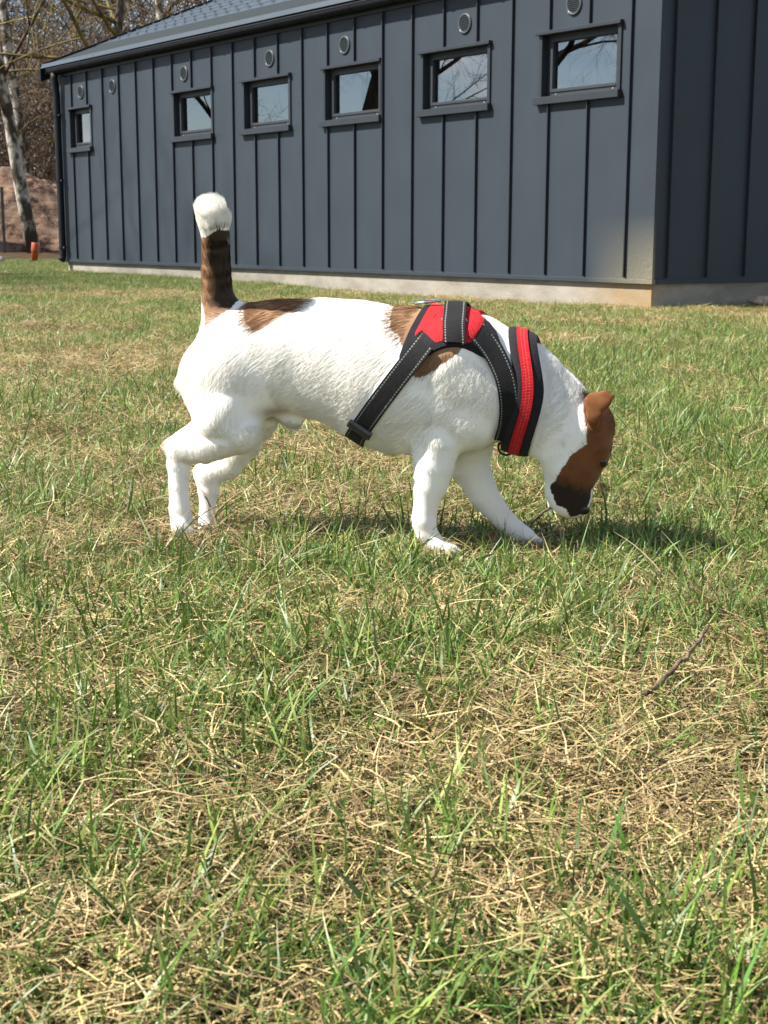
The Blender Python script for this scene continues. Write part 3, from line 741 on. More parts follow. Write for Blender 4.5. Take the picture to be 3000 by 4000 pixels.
LIMBS={
 'neck':[[0.035, 0.0, 0.2658, 0.0827, 0.1005, 0.0, 0.248, 0.0734, 0.84], [0.1005, 0.0, 0.248, 0.0734, 0.1392, 0.0, 0.2162, 0.0677, 0.84], [0.1392, 0.0, 0.2162, 0.0677, 0.1722, 0.0, 0.1908, 0.0542, 0.84]],
 'head':[[0.1723, 0.0, 0.1872, 0.0528, 0.2029, 0.0, 0.1915, 0.0414, 0.9], [0.2029, 0.0, 0.1915, 0.0414, 0.2009, 0.0, 0.1631, 0.0399, 1.0], [0.2009, 0.0, 0.1631, 0.0399, 0.1848, 0.0, 0.1376, 0.0456, 1.0], [0.1847, 0.0, 0.139, 0.0428, 0.1798, 0.0, 0.1123, 0.0364, 0.74], [0.1798, 0.0, 0.1123, 0.0364, 0.1796, 0.0, 0.0928, 0.0357, 0.74], [0.1796, 0.0, 0.0928, 0.0357, 0.1813, 0.0, 0.0828, 0.0314, 0.74], [0.1813, 0.0, 0.0828, 0.0314, 0.185, 0.0, 0.0757, 0.0235, 0.74], [0.2255, -0.0214, 0.1562, 0.0107, 0.2286, -0.0185, 0.1417, 0.0086, 1], [0.2216, 0.0214, 0.1498, 0.0107, 0.2257, 0.0185, 0.1359, 0.0086, 1], [0.1693, -0.02, 0.1509, 0.0299, 0.1743, -0.0128, 0.1321, 0.0242, 0.8], [0.1673, 0.02, 0.1448, 0.0299, 0.1731, 0.0128, 0.128, 0.0242, 0.8]],
 'tail':[[-0.3686, 0.0, 0.3381, 0.0299, -0.3697, -0.0086, 0.378, 0.025, 1.0], [-0.3697, -0.0086, 0.378, 0.025, -0.3684, -0.0228, 0.4196, 0.0228, 1.0], [-0.3684, -0.0228, 0.4196, 0.0228, -0.3626, -0.0414, 0.4668, 0.0207, 1.0], [-0.3626, -0.0414, 0.4668, 0.0207, -0.3615, -0.0528, 0.4978, 0.0242, 1.0], [-0.3615, -0.0528, 0.4978, 0.0242, -0.3638, -0.0585, 0.5114, 0.0221, 1.0]],
 'hind_near':[[-0.3579, -0.0314, 0.2614, 0.057, -0.354, -0.0385, 0.2007, 0.0499, 0.68], [-0.3536, -0.0399, 0.2009, 0.0485, -0.329, -0.0442, 0.1781, 0.0342, 0.95], [-0.329, -0.0442, 0.1781, 0.0342, -0.3836, -0.0456, 0.1543, 0.0257, 0.95], [-0.3836, -0.0456, 0.1543, 0.0257, -0.4232, -0.0428, 0.1455, 0.0207, 0.95], [-0.3512, -0.0371, 0.2115, 0.0485, -0.3628, -0.0414, 0.1681, 0.0314, 0.7], [-0.4387, -0.0406, 0.1565, 0.01, -0.3885, -0.0399, 0.1819, 0.02, 0.8], [-0.4252, -0.0414, 0.1445, 0.02, -0.4297, -0.0406, 0.1258, 0.0185, 0.85], [-0.4297, -0.0406, 0.1258, 0.0185, -0.4306, -0.0406, 0.0888, 0.0164, 0.85], [-0.4306, -0.0406, 0.0888, 0.0164, -0.43, -0.0406, 0.053, 0.0171, 0.85], [-0.43, -0.0406, 0.053, 0.0171, -0.4277, -0.0406, 0.0231, 0.0185, 0.85], [-0.4247, -0.0499, 0.0251, 0.0143, -0.4115, -0.0513, 0.0169, 0.0086, 0.9], [-0.4294, -0.0357, 0.0221, 0.0143, -0.4155, -0.0342, 0.0133, 0.0086, 0.9]],
 'hind_far':[[-0.3477, 0.0314, 0.2296, 0.0556, -0.3304, 0.0357, 0.1885, 0.0399, 0.8], [-0.3304, 0.0357, 0.1885, 0.0399, -0.3413, 0.0371, 0.1542, 0.0285, 0.8], [-0.3413, 0.0371, 0.1542, 0.0285, -0.3699, 0.0342, 0.1122, 0.0207, 0.8], [-0.3699, 0.0342, 0.1122, 0.0207, -0.406, 0.0314, 0.0941, 0.0185, 0.8], [-0.4183, 0.0314, 0.1036, 0.0086, -0.3731, 0.0328, 0.1275, 0.0114, 0.8], [-0.406, 0.0314, 0.0941, 0.0193, -0.4046, 0.0299, 0.0699, 0.0171, 0.85], [-0.4046, 0.0299, 0.0699, 0.0171, -0.4062, 0.0285, 0.0471, 0.0128, 0.85], [-0.4062, 0.0285, 0.0471, 0.0128, -0.4079, 0.0271, 0.0204, 0.0143, 0.85], [-0.4079, 0.0271, 0.0204, 0.0143, -0.4062, 0.0257, 0.0053, 0.0157, 0.85], [-0.4041, 0.0185, 0.0045, 0.0114, -0.3917, 0.0185, -0.0027, 0.0071, 0.9], [-0.408, 0.0314, 0.0033, 0.0114, -0.3945, 0.0328, -0.0042, 0.0071, 0.9]],
 'fore_near':[[0.0024, -0.0528, 0.2875, 0.0585, 0.0443, -0.0471, 0.2322, 0.0399, 0.62], [0.0443, -0.0471, 0.2322, 0.0399, 0.0266, -0.0428, 0.2068, 0.0456, 0.62], [0.0266, -0.0428, 0.2068, 0.0456, -0.0192, -0.0414, 0.1793, 0.0357, 0.62], [-0.0182, -0.0428, 0.1703, 0.0371, -0.0236, -0.0428, 0.1381, 0.0321, 0.8], [-0.0236, -0.0428, 0.1381, 0.0321, -0.0299, -0.0414, 0.1032, 0.0271, 0.8], [-0.0299, -0.0414, 0.1032, 0.0271, -0.0361, -0.0414, 0.0691, 0.0193, 0.8], [-0.0361, -0.0414, 0.0691, 0.0193, -0.0388, -0.0414, 0.0473, 0.0193, 0.8], [-0.0388, -0.0414, 0.0473, 0.0193, -0.0343, -0.0414, 0.0278, 0.0164, 0.8], [-0.0343, -0.0414, 0.0278, 0.0164, -0.0212, -0.0414, 0.0093, 0.0164, 0.8], [-0.0446, -0.0414, 0.0492, 0.0086, -0.0503, -0.0414, 0.0417, 0.005, 0.9], [-0.0575, -0.0471, 0.1819, 0.0071, -0.0489, -0.0471, 0.1736, 0.01, 0.8], [-0.0489, -0.0471, 0.1736, 0.01, -0.0332, -0.0428, 0.1876, 0.02, 0.8], [-0.0196, -0.0528, 0.0103, 0.0107, 0.001, -0.0563, 0.0061, 0.0078, 0.8], [0.001, -0.0563, 0.0061, 0.0078, 0.0111, -0.057, 0.0023, 0.005, 0.8], [-0.0192, -0.0456, 0.0103, 0.0107, 0.007, -0.0478, 0.0045, 0.0078, 0.7], [0.007, -0.0478, 0.0045, 0.0078, 0.0186, -0.0485, 0.0, 0.005, 0.7], [-0.0204, -0.0371, 0.0092, 0.0107, 0.0055, -0.0364, 0.0035, 0.0078, 0.7], [0.0055, -0.0364, 0.0035, 0.0078, 0.0171, -0.0364, -0.0012, 0.005, 0.7], [-0.0226, -0.0314, 0.0086, 0.0107, -0.0013, -0.0278, 0.0035, 0.0071, 0.7], [-0.0013, -0.0278, 0.0035, 0.0071, 0.0087, -0.0271, 0.0001, 0.0043, 0.7]],
 'fore_far':[[0.0093, 0.0414, 0.2142, 0.0556, 0.0188, 0.0414, 0.1521, 0.0385, 0.85], [0.0188, 0.0414, 0.1521, 0.0385, 0.0222, 0.0414, 0.119, 0.0307, 0.85], [0.0222, 0.0414, 0.119, 0.0307, 0.0417, 0.0428, 0.0786, 0.0242, 0.85], [0.0417, 0.0428, 0.0786, 0.0242, 0.0739, 0.0442, 0.0384, 0.0178, 0.85], [0.0739, 0.0442, 0.0384, 0.0178, 0.0962, 0.0442, 0.0205, 0.0157, 0.85], [0.0962, 0.0442, 0.0205, 0.0157, 0.1132, 0.0442, 0.0129, 0.0128, 0.85], [0.1079, 0.0371, 0.0149, 0.01, 0.1345, 0.0342, 0.0068, 0.0057, 0.9], [0.1069, 0.0499, 0.0123, 0.01, 0.1348, 0.0528, 0.003, 0.0057, 0.9]],
 'sheath':[[-0.282, 0.0, 0.2124, 0.0157, -0.2596, 0.0, 0.1997, 0.0164, 0.8], [-0.2596, 0.0, 0.1997, 0.0164, -0.2492, 0.0, 0.1948, 0.0114, 0.8]],
 'ear_near':[[0.2141, -0.0328, 0.2031, 0.0185, 0.2108, -0.0428, 0.2368, 0.0128, 0.4], [0.2115, -0.052, 0.2454, 0.0071, 0.2304, -0.0556, 0.2489, 0.0078, 0.38], [0.2304, -0.0556, 0.2489, 0.0078, 0.2487, -0.0585, 0.2469, 0.005, 0.38], [0.2116, -0.052, 0.2419, 0.0093, 0.2274, -0.0578, 0.2189, 0.005, 0.36], [0.211, -0.0513, 0.2377, 0.01, 0.2151, -0.0528, 0.2146, 0.0114, 0.32], [0.2151, -0.0528, 0.2146, 0.0114, 0.2196, -0.0485, 0.1962, 0.0064, 0.32], [0.2199, -0.0549, 0.2383, 0.0107, 0.2295, -0.057, 0.2354, 0.0114, 0.36], [0.2295, -0.057, 0.2354, 0.0114, 0.2415, -0.0585, 0.2406, 0.0057, 0.36]],
 'ear_far':[[0.215, 0.0328, 0.1947, 0.0185, 0.2131, 0.0428, 0.2243, 0.0128, 0.4], [0.214, 0.052, 0.2305, 0.0071, 0.2452, 0.057, 0.2277, 0.005, 0.38], [0.2171, 0.052, 0.2248, 0.0093, 0.2329, 0.0563, 0.2131, 0.0057, 0.36]],
}
PATCH={'tail_patch': [[-0.4051, 0.4827], [-0.3903, 0.4771], [-0.3717, 0.4757], [-0.3492, 0.4877], [-0.3382, 0.4842], [-0.3417, 0.4135], [-0.3363, 0.3815], [-0.3455, 0.3693], [-0.363, 0.3547], [-0.3782, 0.3452], [-0.3898, 0.3327], [-0.3856, 0.3523], [-0.392, 0.3702], [-0.4022, 0.3845], [-0.4068, 0.4131]], 'rump_patch': [[-0.3243, 0.3852], [-0.2106, 0.3933], [-0.2195, 0.3777], [-0.2306, 0.3662], [-0.2476, 0.3632], [-0.2699, 0.3501], [-0.2886, 0.3369], [-0.3027, 0.336], [-0.3159, 0.3495], [-0.3217, 0.3623]], 'withers_patch': [[-0.0947, 0.3803], [-0.0553, 0.3807], [0.0264, 0.3745], [0.0341, 0.3327], [0.0167, 0.31], [-0.0151, 0.284], [-0.0423, 0.2707], [-0.056, 0.2748], [-0.0743, 0.3298], [-0.0888, 0.3409]], 'head_patch': [[0.1984, 0.2542], [0.2589, 0.2624], [0.263, 0.1399], [0.2308, 0.0527], [0.1856, 0.0525], [0.1753, 0.0695], [0.1624, 0.0756], [0.1542, 0.092], [0.1531, 0.105], [0.1627, 0.1197], [0.1741, 0.1409], [0.1828, 0.1576], [0.2062, 0.1739], [0.2042, 0.1951], [0.1985, 0.2232]], 'muzzle_dark': [[0.1446, 0.1061], [0.1607, 0.1139], [0.1762, 0.1144], [0.1905, 0.1076], [0.2028, 0.095], [0.2226, 0.0928], [0.2309, 0.049], [0.1743, 0.0506], [0.1561, 0.0718]], 'groin': [[-0.3089, 0.2206], [-0.249, 0.2168], [-0.2492, 0.1948], [-0.2792, 0.1941], [-0.3018, 0.1936]]}
HAR={'neck_top': [0.1044, 0.3379], 'neck_bot': [0.0952, 0.1594], 'girth_top': [0.0052, 0.375], 'girth_bot': [-0.1565, 0.1606], 'front': [[0.0406, 0.3429], [0.0503, 0.3322], [0.0643, 0.3148], [0.0755, 0.2959], [0.0855, 0.2736], [0.0907, 0.2497], [0.0925, 0.2257], [0.0902, 0.2015], [0.0864, 0.1861], [0.0818, 0.1735]], 'rear': [[-0.0336, 0.3235], [-0.0449, 0.3085], [-0.0562, 0.2935], [-0.0676, 0.2785], [-0.0789, 0.2635], [-0.0902, 0.2485], [-0.1015, 0.2335]], 'pad': [[-0.0715, 0.2923, 0.3007], [-0.0658, 0.2897, 0.3175], [-0.0588, 0.2905, 0.3356], [-0.0517, 0.2941, 0.3523], [-0.0447, 0.2984, 0.3675], [-0.0362, 0.3013, None], [-0.0271, 0.3042, None], [-0.0166, 0.3106, None], [-0.0062, 0.3149, None], [0.0043, 0.3172, None], [0.0148, 0.3173, None], [0.0252, 0.3154, None], [0.0357, 0.3108, None], [0.0462, 0.3047, 0.3521], [0.0568, 0.2987, 0.3454], [0.0658, 0.2947, 0.336], [0.0728, 0.2948, 0.3251], [0.0782, 0.3032, 0.3114]], 'red': [[-0.0498, 0.3261, 0.3316], [-0.0435, 0.3317, 0.3455], [-0.0379, 0.3332, 0.3594], [-0.0308, 0.3291, 0.3732], [-0.0238, 0.3237, None], [-0.0167, 0.3189, None], [-0.0097, 0.3211, None], [-0.0014, 0.324, None], [0.0077, 0.3241, None], [0.0182, 0.3215, None], [0.028, 0.3189, None], [0.0377, 0.3204, 0.3602], [0.0458, 0.3371, 0.3521], [0.0491, 0.3467, 0.3494]], 'handle': [[0.0015, 0.3749], [0.003, 0.3653], [0.0053, 0.3544], [0.0075, 0.342], [0.0097, 0.3297], [0.0113, 0.318]], 'dring': [-0.046, 0.0, 0.3766], 'lead': [0.0852, 0.0, 0.162], 'eye': [0.2316, -0.0285, 0.142], 'eye_far': [0.229, 0.0285, 0.133], 'nose': [0.1964, 0.0, 0.0732], 'buckle_lo': [-0.1676, 0.1508], 'slider': [[-0.1632, -0.0499, 0.1796], [-0.125, -0.0499, 0.1634]]}

# ================================================================ dog
# local frame: s (x) from tail to head, t (y) away from the viewer's side, z up; one continuous body from a signed distance field
import openvdb
VOX = 0.0021
S0, S1, T0, T1, Z0, Z1 = -0.50, 0.275, -0.125, 0.125, -0.02, 0.57
ns, nt, nz = [int(round((b - a) / VOX)) for a, b in ((S0, S1), (T0, T1), (Z0, Z1))]
As = (S0 + VOX * np.arange(ns)).astype(np.float32); At = (T0 + VOX * np.arange(nt)).astype(np.float32); Az = (Z0 + VOX * np.arange(nz)).astype(np.float32)

def cap_d(s, t, z, c):
    """rounded cone; t is squeezed by the last number"""
    s0, t0, z0, r0, s1, t1, z1, r1, ts = c
    b = np.array([s1 - s0, (t1 - t0), z1 - z0]); bb = float(b @ b) + 1e-12
    # axis centre in t is kept, deviation scaled
    h = ((s - s0) * b[0] + (z - z0) * b[2]) / (b[0] ** 2 + b[2] ** 2 + 1e-12)
    h = np.clip(h, 0, 1)
    ds = s - (s0 + b[0] * h); dt = (t - (t0 + b[1] * h)) / ts; dz = z - (z0 + b[2] * h)
    d = np.sqrt(ds * ds + dt * dt + dz * dz) - (r0 + (r1 - r0) * h)
    return d * (0.5 + 0.5 * ts)

def smin(a, b, k):
    h = np.maximum(k - np.abs(a - b), 0) / k
    return np.minimum(a, b) - h * h * k * 0.25

_ts = np.array(TORSO)
def torso_d(s, t, z):
    ss = np.clip(s, _ts[0, 0], _ts[-1, 0])
    fs = np.linspace(_ts[0, 0], _ts[-1, 0], 300)
    def sm(col):
        v = np.interp(fs, _ts[:, 0], _ts[:, col]); k = np.hanning(17); k /= k.sum()
        vp = np.convolve(np.pad(v, 8, mode='reflect', reflect_type='odd'), k, 'valid'); return np.interp(ss, fs, vp)
    top, bot, w = sm(1), sm(2), sm(3)
    zc = (top + bot) / 2; hz = (top - bot) / 2
    # the ribcage is widest a bit below the middle
    q = np.sqrt(((z - zc) / hz) ** 2 + (t / w) ** 2)
    d = (q - 1) * np.minimum(hz, w)
    ds = s - ss
    return np.where(np.abs(ds) > 0, np.sqrt(np.maximum(d, 0) ** 2 + ds * ds) + np.minimum(d, 0) * 0, d)

K_OUT = {'neck': 0.032, 'head': 0.03, 'tail': 0.022, 'hind_near': 0.030, 'hind_far': 0.028, 'fore_near': 0.015, 'fore_far': 0.026, 'sheath': 0.014, 'ear_near': 0.004, 'ear_far': 0.004}
def group_d(name, s, t, z):
    d = cur = prev = None
    kj = 0.004 if 'ear' in name else (0.007 if name == 'head' else (0.030 if name == 'hind_near' else 0.010))
    for c in LIMBS[name]:
        k = cap_d(s, t, z, c)
        if prev is not None and prev[4:7] == c[0:3]: cur = smin(cur, k, 0.0025)     # same chain: no swelling at the joint
        else:
            if cur is not None: d = cur if d is None else smin(d, cur, kj)
            cur = k
        prev = c
    return cur if d is None else smin(d, cur, kj)

field = np.full((ns, nt, nz), 0.06, np.float32)
sg, tg_, zg = As[:, None, None], At[None, :, None], Az[None, None, :]
field = np.minimum(field, torso_d(sg + 0 * tg_ + 0 * zg, tg_ + 0 * sg + 0 * zg, zg + 0 * sg + 0 * tg_).astype(np.float32))
for gname in LIMBS:
    arr = np.array(LIMBS[gname]); rmax = max(arr[:, 3].max(), arr[:, 7].max()) + 0.06
    lo = np.minimum(arr[:, 0:3].min(0), arr[:, 4:7].min(0)) - rmax; hi = np.maximum(arr[:, 0:3].max(0), arr[:, 4:7].max(0)) + rmax
    i0, i1 = np.searchsorted(As, (lo[0], hi[0])); j0, j1 = np.searchsorted(At, (lo[1], hi[1])); k0, k1 = np.searchsorted(Az, (lo[2], hi[2]))
    s_, t_, z_ = np.meshgrid(As[i0:i1], At[j0:j1], Az[k0:k1], indexing='ij')
    d = group_d(gname, s_, t_, z_).astype(np.float32)
    field[i0:i1, j0:j1, k0:k1] = smin(field[i0:i1, j0:j1, k0:k1], d, K_OUT[gname])
# gentle muscle and coat unevenness
s_, t_, z_ = np.meshgrid(As, At, Az, indexing='ij')
field += (0.0009 * np.sin(61 * s_ + 23 * z_ + 3 * np.sin(31 * t_)) * np.sin(47 * z_ - 29 * s_ + 1.3)).astype(np.float32)
del s_, t_, z_
for _ in range(2):
    for ax in range(3):
        f2 = field * 0.5
        sl = [slice(None)] * 3; sr = [slice(None)] * 3; sl[ax] = slice(1, None); sr[ax] = slice(None, -1)
        f2[tuple(sl)] += 0.25 * field[tuple(sr)]; f2[tuple(sr)] += 0.25 * field[tuple(sl)]
        e0 = [slice(None)] * 3; e1 = [slice(None)] * 3; e0[ax] = 0; e1[ax] = -1
        f2[tuple(e0)] += 0.25 * field[tuple(e0)]; f2[tuple(e1)] += 0.25 * field[tuple(e1)]
        field = f2
vg = openvdb.FloatGrid(0.06); vg.copyFromArray(field); vg.transform = openvdb.createLinearTransform(VOX)
pts_, quads_ = vg.convertToQuads(0.0)
pts_ = np.asarray(pts_, float) + np.array([S0, T0, Z0])
quads_ = np.asarray(quads_, int)[:, ::-1]
del field, vg
dog_me = fast_mesh('dog', pts_, quads_)
# keep outward normals
dog_me.update()
_nv = np.zeros(len(dog_me.vertices) * 3, np.float32); dog_me.vertices.foreach_get('normal', _nv); _nv = _nv.reshape(-1, 3)
if np.mean(_nv[:, 2] * (pts_[:len(_nv), 2] - 0.2)) < 0:
    dog_me.flip_normals(); dog_me.vertices.foreach_get('normal', _nv.ravel()); 
    _nv = np.zeros(len(dog_me.vertices) * 3, np.float32); dog_me.vertices.foreach_get('normal', _nv); _nv = _nv.reshape(-1, 3)
BODY = BVHTree.FromPolygons(pts_.tolist(), quads_.tolist())

# ---- coat colours
def in_poly(x, z, poly):
    poly = np.array(poly); n = len(poly); ins = np.zeros(x.shape, bool)
    j = n - 1
    for i in range(n):
        xi, zi = poly[i]; xj, zj = poly[j]
        c = ((zi > z) != (zj > z)) & (x < (xj - xi) * (z - zi) / (zj - zi + 1e-12) + xi)
        ins ^= c; j = i
    return ins
def coat(p, jitter=0.0):
    """colour of the coat at local points"""
    r = np.random.default_rng(3)
    jx = 0.0022 * smooth_noise(p[:, 0] * 90, p[:, 2] * 90 + p[:, 1] * 60, 61, 2) + jitter * r.normal(0, 1, len(p))
    jz = 0.0022 * smooth_noise(p[:, 0] * 90 + 9, p[:, 2] * 90 + p[:, 1] * 60, 62, 2) + jitter * r.normal(0, 1, len(p))
    x, z, t = p[:, 0] + jx, p[:, 2] + jz, p[:, 1]
    n1 = smooth_noise(p[:, 0] * 40 + p[:, 1] * 30, p[:, 2] * 40, 63, 3)[:, None]
    col = np.array([0.84, 0.815, 0.755]) * (1 + 0.03 * n1)
    # thin hair over pinkish skin on the lower legs and belly
    legs = np.clip((0.115 - z) / 0.06, 0, 1)[:, None] * np.clip(0.5 + 0.9 * n1, 0, 1)
    col = col * (1 - 0.35 * legs) + np.array([0.62, 0.50, 0.43]) * 0.35 * legs
    brown = np.array([0.17, 0.095, 0.05]) * (1 + 0.35 * n1); dark = np.array([0.02, 0.012, 0.008]); tan = np.array([0.3, 0.125, 0.045])
    def mixin(mask, c):
        m = mask[:, None] if mask.ndim == 1 else mask
        return col * (1 - m) + c * m
    k = in_poly(x, z, PATCH['rump_patch']) & (t < 0.06); col = mixin(k.astype(float), brown * 1.5)
    k = in_poly(x, z, PATCH['withers_patch']); col = mixin(k.astype(float), brown * 1.5)
    tj = 2.5 * jitter * r.normal(0, 1, len(p)); k = in_poly(x, z + tj, PATCH['tail_patch']); tl = np.clip((x + 0.381 + 0.012 * n1[:, 0] - 0.5 * np.clip(0.42 - z, 0, 0.1) * (z < 0.37)) / 0.016, 0, 1)[:, None]
    col = mixin(k.astype(float), brown * 1.7 * (1 - tl) + dark * 1.2 * tl)
    k = in_poly(x, z, PATCH['head_patch']); hd = np.array([0.15, 0.055, 0.016]) * (1 + 0.25 * n1)
    col = mixin(k.astype(float), hd)
    mj = 0.006 * smooth_noise(p[:, 0] * 160, p[:, 2] * 160 + p[:, 1] * 90, 66, 3) + 2.5 * jitter * r.normal(0, 1, len(p))
    k2 = k & in_poly(x + mj, z + mj, PATCH['muzzle_dark']); soft = np.clip(0.92 + 0.3 * n1, 0, 1)
    k3 = k * np.clip((0.119 + 1.2 * mj - z + 0.30 * (0.19 - x)) / 0.022, 0, 1); k3 = np.where(x + 0.6 * z < 0.10, 0, k3)
    col = mixin(k3, np.array([0.020, 0.010, 0.007]))
    # pale blaze up the middle of the muzzle
    k = (np.abs(t) < 0.010) & (x > 0.185) & (z < 0.10) ; col = mixin(k.astype(float), np.array([0.7, 0.66, 0.6]))
    gc = np.mean(np.array(PATCH['groin']), 0); k = np.exp(-((p[:, 0] - gc[0]) / 0.022) ** 2 - ((p[:, 2] - gc[1] - 0.004) / 0.010) ** 2) * (np.abs(t) < 0.07); col = mixin(0.7 * k, np.array([0.30, 0.20, 0.17]))
    return np.clip(col, 0.004, 0.85)

def set_col(me, col):
    a = me.color_attributes.new('coat', 'FLOAT_COLOR', 'POINT')
    a.data.foreach_set('color', np.concatenate([col, np.ones((len(col), 1))], 1).astype(np.float32).ravel())

P_ = np.zeros(len(dog_me.vertices) * 3, np.float32); dog_me.vertices.foreach_get('co', P_); P_ = P_.reshape(-1, 3).astype(float)
set_col(dog_me, coat(P_))
m_dog = mat('dog_coat', rough=0.75, spec=0.2)
_a = nd(m_dog, 'ShaderNodeAttribute'); _a.attribute_name = 'coat'
lk(m_dog, _a.outputs['Color'], m_dog.node_tree.nodes['Principled BSDF'].inputs['Base Color'])
m_dog.node_tree.nodes['Principled BSDF'].inputs['Sheen Weight'].default_value = 0.1
dog = put('dog', dog_me, m_dog, smooth=True)
dog.location = (DOG_LOC[0], DOG_LOC[1], 0.0); dog.rotation_euler = (0, 0, DOG_YAW)
tag(dog, 'white and brown terrier with its nose down sniffing the grass', 'dog')
# nose leather and eyes
m_nose = mat('nose_leather', (0.012, 0.010, 0.010), 0.35); m_eye = mat('dark_eye', (0.012, 0.007, 0.004), 0.08)
def blob(name, c, r3, m, rot=(0, 0, 0)):
    bm = bmesh.new(); bmesh.ops.create_icosphere(bm, subdivisions=3, radius=1.0)
    for v in bm.verts: v.co = Vector((v.co.x * r3[0], v.co.y * r3[1], v.co.z * r3[2]))
    me = bpy.data.meshes.new(name); bm.to_mesh(me); bm.free()
    o = put(name, me, m, dog, smooth=True, loc=c); o.rotation_euler = rot; return o
_h, _n0, _i, _d = BODY.find_nearest(Vector((0.235, 0, 0.03)))
_nz = HAR['nose']
blob('nose', (_nz[0] + 0.003, 0, _nz[2] - 0.004), (0.014, 0.016, 0.011), m_nose, (0, 0.5, 0))
for k in ('eye', 'eye_far'):
    h, n_, i_, d_ = BODY.find_nearest(Vector(HAR[k])); n_ = n_ if n_.dot(h - Vector((0.2, 0, 0.14))) > 0 else -n_; h = h - n_ * 0.0066
    blob('eye', h, (0.0085, 0.0085, 0.0085), m_eye)

# ================================================================ harness worn by the dog
har = empty('dog_harness', (DOG_LOC[0], DOG_LOC[1], 0.0), DOG_YAW)
tag(har, 'red and black padded harness with reflective stitching strapped round the terrier', 'harness')

def fabric(name, base, stitch=None, weave=420.0, rough=0.85):
    m = mat(name, base, rough, 0, 0.25); b = m.node_tree.nodes['Principled BSDF']
    b.inputs['Sheen Weight'].default_value = 0.02
    tc = nd(m, 'ShaderNodeTexCoord')
    n = nd(m, 'ShaderNodeTexNoise'); n.inputs['Scale'].default_value = 140; n.inputs['Detail'].default_value = 6
    lk(m, tc.outputs['Object'], n.inputs['Vector'])
    r = nd(m, 'ShaderNodeMapRange'); r.inputs['To Min'].default_value = 0.55; r.inputs['To Max'].default_value = 1.5
    lk(m, n.outputs['Fac'], r.inputs['Value'])
    mul = nd(m, 'ShaderNodeMix', data_type='RGBA', blend_type='MULTIPLY'); mul.inputs['Factor'].default_value = 1; mul.inputs['A'].default_value = (*base, 1)
    lk(m, r.outputs['Result'], mul.inputs['B'])
    out = mul.outputs['Result']
    uv = nd(m, 'ShaderNodeUVMap'); sp = nd(m, 'ShaderNodeSeparateXYZ'); lk(m, uv.outputs[0], sp.inputs[0])
    if stitch:
        # dashes of thread: u runs along the strap in metres, v across 0..1
        fr = nd(m, 'ShaderNodeMath', operation='FRACT'); mu = nd(m, 'ShaderNodeMath', operation='MULTIPLY'); mu.inputs[1].default_value = 1 / 0.0048
        lk(m, sp.outputs['X'], mu.inputs[0]); lk(m, mu.outputs[0], fr.inputs[0])
        lt = nd(m, 'ShaderNodeMath', operation='LESS_THAN'); lt.inputs[1].default_value = 0.62; lk(m, fr.outputs[0], lt.inputs[0])
        tot = None
        for v0 in stitch[1]:
            c = nd(m, 'ShaderNodeMath', operation='COMPARE'); c.inputs[1].default_value = v0; c.inputs[2].default_value = stitch[2]; lk(m, sp.outputs['Y'], c.inputs[0])
            if tot is None: tot = c.outputs[0]
            else:
                a = nd(m, 'ShaderNodeMath', operation='MAXIMUM'); lk(m, tot, a.inputs[0]); lk(m, c.outputs[0], a.inputs[1]); tot = a.outputs[0]
        ml = nd(m, 'ShaderNodeMath', operation='MULTIPLY'); lk(m, tot, ml.inputs[0]); lk(m, lt.outputs[0], ml.inputs[1])
        mx = nd(m, 'ShaderNodeMix', data_type='RGBA'); lk(m, ml.outputs[0], mx.inputs['Factor']); lk(m, out, mx.inputs['A']); mx.inputs['B'].default_value = (*stitch[0], 1)
        out = mx.outputs['Result']
    lk(m, out, b.inputs['Base Color'])
    # woven relief
    w1 = nd(m, 'ShaderNodeTexWave'); w1.inputs['Scale'].default_value = weave / 3.0; lk(m, uv.outputs[0], w1.inputs['Vector'])
    bp = nd(m, 'ShaderNodeBump'); bp.inputs['Strength'].default_value = 0.35; bp.inputs['Distance'].default_value = 0.0012
    lk(m, w1.outputs['Fac'], bp.inputs['Height'])
    b2 = nd(m, 'ShaderNodeBump'); b2.inputs['Strength'].default_value = 0.5; b2.inputs['Distance'].default_value = 0.0015; lk(m, n.outputs['Fac'], b2.inputs['Height']); lk(m, bp.outputs['Normal'], b2.inputs['Normal'])
    lk(m, b2.outputs['Normal'], b.inputs['Normal'])
    return m
m_strap = fabric('black_webbing', (0.007, 0.007, 0.0075), ((0.17, 0.19, 0.16), (0.12, 0.88), 0.028))
m_pad = fabric('black_padding', (0.011, 0.010, 0.012))
m_mesh = fabric('black_air_mesh', (0.012, 0.012, 0.014), None, 900)
m_red = fabric('red_nylon', (0.40, 0.008, 0.012), ((0.5, 0.08, 0.08), (0.36, 0.64), 0.03))
m_redp = fabric('red_panel', (0.42, 0.010, 0.015))
m_ringm = mat('steel_ring', (0.55, 0.56, 0.58), 0.22, 1.0); m_plast = mat('black_plastic', (0.012, 0.012, 0.013), 0.35)

